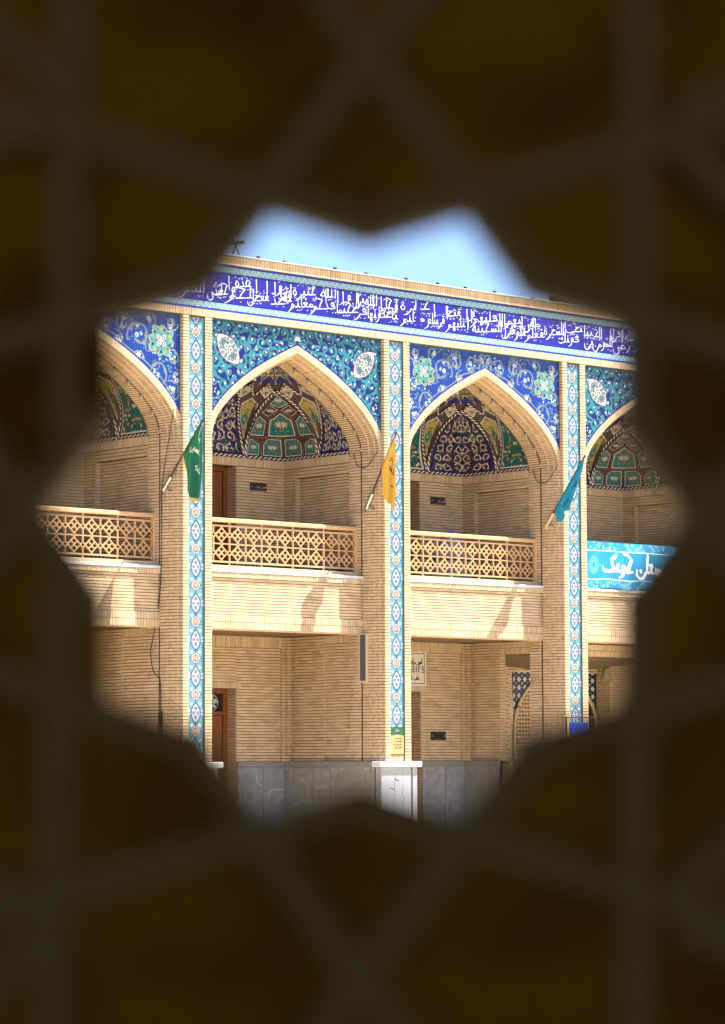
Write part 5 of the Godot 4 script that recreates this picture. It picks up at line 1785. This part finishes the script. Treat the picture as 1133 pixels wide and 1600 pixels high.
	b.obox(Vector3(-0.02, 0.21, 0), Vector3(0.13, 0.02, 0), Vector3(-0.006, 0.025, 0), Vector3(0, 0, 0.09))
	put(b, "lamp_head", M.black, fl)
	b = MB.new()
	for q in [[-0.09, 0.0], [0.06, 0.03], [0.0, -0.09]]: b.tube(PackedVector3Array([Vector3(0, 0.19, 0), Vector3(q[0] * 0.4, 0.1, q[1] * 0.4), Vector3(q[0], 0.0, q[1])]), 0.01, 5)
	put(b, "legs", M.black, fl)
	fl = thing("roof_searchlight", Vector3(4.25, 9.79, -0.02), "dark drum searchlight on a long base at the right of the roof edge", "floodlight")
	b = MB.new()
	b.cbox(Vector3(-0.36, 0.0, -0.08), Vector3(0.46, 0.045, 0.08), 0.008)
	put(b, "base", M.black, fl)
	b = MB.new()
	b.cbox(Vector3(-0.36, 0.046, -0.1), Vector3(-0.05, 0.13, 0.1), 0.03)
	put(b, "drum", M.black, fl)
	b = MB.new()
	b.tube(PackedVector3Array([Vector3(-0.02, 0.04, 0), Vector3(-0.02, 0.2, 0)]), 0.02, 6)
	b.tube(PackedVector3Array([Vector3(0.02, 0.1, 0), Vector3(0.42, 0.05, 0)]), 0.012, 6)
	put(b, "stand", M.black, fl)
	# bundles behind the lattice of the upper floor
	bundle(Vector3(2.5, 4.66, -1.25), Vector3(0.46, 0.98, 0.3), 4, "tall heap wrapped in grey blue cloth behind the railing left of the blue flag")
	bundle(Vector3(-0.75, 4.66, -0.95), Vector3(0.36, 0.26, 0.22), 9, "low pale blue cloth bundle behind the right end of the railing by the yellow flag")
	# blue board on a stand in the court, right of the last pier
	var bs := thing("notice_stand", Vector3(3.75, 0, 1.0), "blue notice board on a thin dark metal stand in front of the right pier", "sign stand")
	b = MB.new()
	b.cbox(Vector3(-0.56, 1.55, -0.012), Vector3(-0.1, 2.17, 0.012), 0.006)
	put(b, "board", mat(Color8(22, 70, 190), 0.4), bs)
	b = MB.new()
	for s in [-0.64, -0.02]: b.tube(PackedVector3Array([Vector3(s, 0, 0), Vector3(s, 2.27, 0)]), 0.014, 6)
	b.tube(PackedVector3Array([Vector3(-0.74, 2.25, 0), Vector3(0.08, 2.25, 0)]), 0.012, 6)
	put(b, "frame", M.black, bs)
	# lantern in the entrance bay
	var ln := thing("hanging_lantern", Vector3(7.55, 3.44, -2.2), "small glass lantern hanging under the passage ceiling at the right", "lantern")
	b = MB.new()
	b.lathe(Vector3.ZERO, [Vector2(0.10, -0.42), Vector2(0.13, -0.4), Vector2(0.07, -0.22), Vector2(0.05, -0.17)], 10)
	put(b, "glass_shade", mat(Color8(150, 140, 110), 0.25), ln)
	b = MB.new()
	b.lathe(Vector3.ZERO, [Vector2(0.05, -0.17), Vector2(0.055, -0.12), Vector2(0.02, -0.08), Vector2(0.012, 0.0)], 8)
	put(b, "hanger", M.black, ln)

func spline3(p: Array) -> PackedVector3Array:
	var c := Curve3D.new()
	for k in p.size():
		var t: Vector3 = (p[mini(k + 1, p.size() - 1)] - p[maxi(k - 1, 0)]) / 6.0
		c.add_point(p[k], -t, t)
	c.bake_interval = 0.06
	return c.get_baked_points()

func bundle(at: Vector3, half: Vector3, sd: int, label: String) -> void:
	var r := thing("cloth_bundle", at, label, "bundle", "cloth bundles on the balconies")
	var nz := FastNoiseLite.new()
	nz.seed = sd
	nz.frequency = 1.6
	var m := MB.new()
	var na := 28
	var nb := 16
	for i in na + 1:
		for j in nb + 1:
			var a := TAU * i / na
			var t := float(j) / nb
			var w := (1.0 - 0.75 * t * t) * (1.0 + 0.05 * sin(a * 7.0))
			var p := Vector3(cos(a) * half.x * w, t * half.y, sin(a) * half.z * w)
			if j == nb: p = Vector3(0.15 * half.x, half.y * 1.03, 0)
			p += Vector3(nz.get_noise_3dv(p * 2.0), 0, nz.get_noise_3dv(p * 2.0 + Vector3.ONE * 9.0)) * 0.09
			m.vert(p, FX, Vector2(a, t))
	for i in na:
		for j in nb:
			var k := i * (nb + 1) + j
			m.i.append_array(PackedInt32Array([k, k + 1, k + nb + 1, k + 1, k + nb + 2, k + nb + 1]))
	smooth(m)
	put(m, "wrapping", mat(Color8(122, 130, 150), 0.85), r)
	var c := MB.new()
	var ring := PackedVector3Array()
	for i in 25: ring.append(Vector3(cos(TAU * i / 24) * half.x * 0.9, half.y * 0.45, sin(TAU * i / 24) * half.z * 0.9))
	c.tube(ring, 0.012, 5)
	put(c, "cord", M.cable, r)

# ---------------------------------------------------------------- the screen with the star-shaped opening, and the porch it belongs to
var eye := Vector3(-34.18, 1.5, 36.9166)
const YAW := 0.7354

func shelter() -> void:
	var F := Vector3(sin(YAW), 0, -cos(YAW))
	var R := Vector3(cos(YAW), 0, sin(YAW))
	var base := Transform3D(Basis(R, FY, -F), Vector3(eye.x, 0, eye.z))
	var wall_m := mat(lin(0.3, 0.23, 0.13), 0.9, M.plaster.albedo_texture)
	var o := thing("brick_porch", Vector3.ZERO, "dark brown porch round the viewer with the star screen in its front wall", "porch")
	o.transform = base
	var zf := -1.19        # inner face of the screen wall
	var parts := {
		"side_wall": [[Vector3(-2.4, 0, -1.6), Vector3(-2.2, 3.2, 3.8)], [Vector3(2.2, 0, -1.6), Vector3(2.4, 3.2, 3.8)]],
		"rear_wall": [[Vector3(-2.2, 0, 3.6), Vector3(-1.0, 3.2, 3.8)], [Vector3(1.0, 0, 3.6), Vector3(2.2, 3.2, 3.8)], [Vector3(-1.0, 2.7, 3.6), Vector3(1.0, 3.2, 3.8)]],
		"front_wall": [[Vector3(-2.2, 0, zf - 0.3), Vector3(-0.5, 3.2, zf)], [Vector3(0.5, 0, zf - 0.3), Vector3(2.2, 3.2, zf)], [Vector3(-0.5, 0, zf - 0.3), Vector3(0.5, 1.0, zf)], [Vector3(-0.5, 2.2, zf - 0.3), Vector3(0.5, 3.2, zf)]],
		"roof_slab": [[Vector3(-2.4, 3.2, -1.6), Vector3(2.4, 3.4, 3.8)]],
		"floor_slab": [[Vector3(-2.2, 0.0, -1.19), Vector3(2.2, 0.03, 3.6)]],
	}
	for nm in parts:
		for q in parts[nm]:
			var b := MB.new()
			b.box(q[0], q[1])
			put(b, nm, wall_m, o)
	# the screen: one slab cut by a ten-pointed star, bands laid over it along the star's ten lines
	var d := 1.2
	var sc := thing("star_lattice_screen", Vector3.ZERO, "dark lattice screen with a ten-pointed star opening filling the near view", "screen")
	sc.transform = base * Transform3D(Basis(FZ, -0.014), Vector3(0.0008, 1.5 + d * tan(0.0845) - 0.0004, -d))
	var Rr := 0.1292
	var th := 0.012
	var st := PackedVector2Array()
	for k in 20:
		var a := TAU * k / 20
		var rad := Rr if k % 2 == 0 else Rr * 0.8507
		st.append(Vector2(cos(a), sin(a)) * rad)
	var slab := MB.new()
	var hw := 0.5
	var hh := 0.6
	var cyo := 1.6 - sc.position.y
	for k in 20:
		var p := st[k]
		var q := st[(k + 1) % 20]
		for lay in [[0.0, 1.0], [-th, -1.0]]:
			var steps := [1.0, 1.25, 1.7, 2.6]
			for j in 4:
				var a0: Vector2 = p * steps[j]
				var b0: Vector2 = q * steps[j]
				var a1: Vector2 = p * steps[j + 1] if j < 3 else to_rect(p, hw, hh, cyo)
				var b1: Vector2 = q * steps[j + 1] if j < 3 else to_rect(q, hw, hh, cyo)
				var w := [Vector3(a0.x, a0.y, lay[0]), Vector3(a1.x, a1.y, lay[0]), Vector3(b1.x, b1.y, lay[0]), Vector3(b0.x, b0.y, lay[0])]
				if lay[1] > 0: slab.quad(w[0], w[1], w[2], w[3])
				else: slab.quad(w[1], w[0], w[3], w[2])
		slab.quad(Vector3(p.x, p.y, -th), Vector3(p.x, p.y, 0), Vector3(q.x, q.y, 0), Vector3(q.x, q.y, -th))
	# corner fillers of the rectangular frame
	var cell := mat(lin(0.175, 0.116, 0.012), 0.95, grain(0.01, 0.62, 1.25, 21))
	cell.metallic_specular = 0.15
	cell.uv1_triplanar = true
	cell.uv1_scale = Vector3(3, 3, 3)
	var band := mat(lin(0.165, 0.144, 0.08), 0.95)
	put(slab, "pierced_slab", cell, sc)
	var bw := 0.0128
	var da := Rr * 0.809 + bw * 0.5
	for k in 10:
		var a := TAU * k / 10
		var nrm := Vector3(cos(a), sin(a), 0)
		var tan_ := Vector3(-sin(a), cos(a), 0)
		for s in [-1.0, 1.0]:
			var m := MB.new()
			var dk := da + (0.012 if k == 5 else 0.0)      # the left upright band stands further out
			var from := Rr * 0.263 - 0.004
			var to := 0.46
			var hgt := 0.007 + k * 0.00035 + (0.00015 if s > 0 else 0.0)
			m.obox(nrm * dk + tan_ * s * (from + to) * 0.5 + FZ * (hgt * 0.5 + 0.0002), tan_ * (to - from) * 0.5, nrm.cross(tan_).cross(tan_) * bw * 0.5 * -1.0, FZ * hgt * 0.5)
			put(m, "band", band, sc)
	for s in [-1.0, 1.0]:     # bands of the neighbouring stars
		for e in [-1.0, 1.0]:
			for w in [[0.117, 0.163, 0.32], [0.117, 0.163, -0.95]]:
				var m := MB.new()
				var t = Vector3(1, w[2] * e, 0).normalized() * s
				m.obox(Vector3(s * w[0], e * w[1], 0.0056) + t * 0.13, t * 0.12, t.cross(FZ) * bw * 0.5, FZ * 0.0054)
				put(m, "band", band, sc)

func to_rect(p: Vector2, hw: float, hh: float, cy: float) -> Vector2:
	var s := 1e9
	if p.x > 1e-6: s = minf(s, hw / p.x)
	if p.x < -1e-6: s = minf(s, -hw / p.x)
	if p.y > 1e-6: s = minf(s, (cy + hh) / p.y)
	if p.y < -1e-6: s = minf(s, (cy - hh) / p.y)
	return p * s

func _ready() -> void:
	# ---- camera
	var f := Vector3(sin(YAW) * cos(0.0845), sin(0.0845), -cos(YAW) * cos(0.0845))
	var r := f.cross(Vector3.UP).normalized()
	var u := r.cross(f)
	var roll := -0.0038
	var cam := Camera3D.new()
	cam.name = "camera"
	cam.transform = Transform3D(Basis(r * cos(roll) + u * sin(roll), u * cos(roll) - r * sin(roll), -f), eye)
	var at := CameraAttributesPhysical.new()
	at.frustum_focal_length = 68.96
	at.frustum_focus_distance = 50.0
	at.frustum_near = 0.05
	at.frustum_far = 600.0
	at.exposure_aperture = 3.9
	cam.attributes = at
	cam.fov = 19.74
	cam.near = 0.05
	cam.far = 600.0
	add_child(cam)
	cam.current = true
	# ---- sky, exposure
	var env := Environment.new()
	env.background_mode = Environment.BG_SKY
	var sky := ProceduralSkyMaterial.new()
	sky.sky_top_color = Color(0.24, 0.46, 0.78)
	sky.sky_horizon_color = Color(0.71, 0.83, 0.91)
	sky.sky_curve = 0.14
	sky.ground_bottom_color = Color(0.5, 0.43, 0.34)
	sky.ground_horizon_color = Color(0.62, 0.6, 0.56)
	sky.sky_energy_multiplier = 0.8
	var sk := Sky.new()
	sk.sky_material = sky
	env.sky = sk
	env.tonemap_mode = Environment.TONE_MAPPER_LINEAR
	env.tonemap_exposure = 3.85
	env.sdfgi_enabled = true
	env.ssao_enabled = true
	env.ssil_enabled = true
	var we := WorldEnvironment.new()
	we.name = "environment"
	we.environment = env
	add_child(we)
	# ---- sun: high, from the right of the arcade
	var sun := DirectionalLight3D.new()
	sun.name = "sun"
	var to_sun := Vector3(1.45, 3.2, 1.0).normalized()
	sun.look_at_from_position(Vector3.ZERO, -to_sun, Vector3.UP)
	sun.light_energy = 1.6
	sun.light_color = Color(1.0, 0.975, 0.935)
	sun.light_angular_distance = 0.5
	sun.shadow_enabled = true
	add_child(sun)
	rng.seed = 4242
	materials()
	# ---- setting
	var g := MB.new()
	g.box(Vector3(-400, -0.3, -400), Vector3(400, 0, 400))
	var gm := mat(lin(0.57, 0.45, 0.28), 0.85, grain(0.02, 0.86, 1.1, 17))
	gm.uv1_triplanar = true
	gm.uv1_scale = Vector3(0.2, 0.2, 0.2)
	var go := put(g, "courtyard_pavement", gm, self, "structure")
	tag(go, "pale stone paving of the courtyard in front of the arcade", "pavement")
	shelter()
	building = thing("tiled_arcade", Vector3.ZERO, "two-storey buff brick arcade with tiled piers and an inscription along its top", "building")
	body()
	frieze()
	for k in range(-2, 3): pier(k)
	bay(-1, false, true)
	bay(0, true, false)
	bay(1, false, true)
	bay(2, true, false)
	entrance()
	furnish()
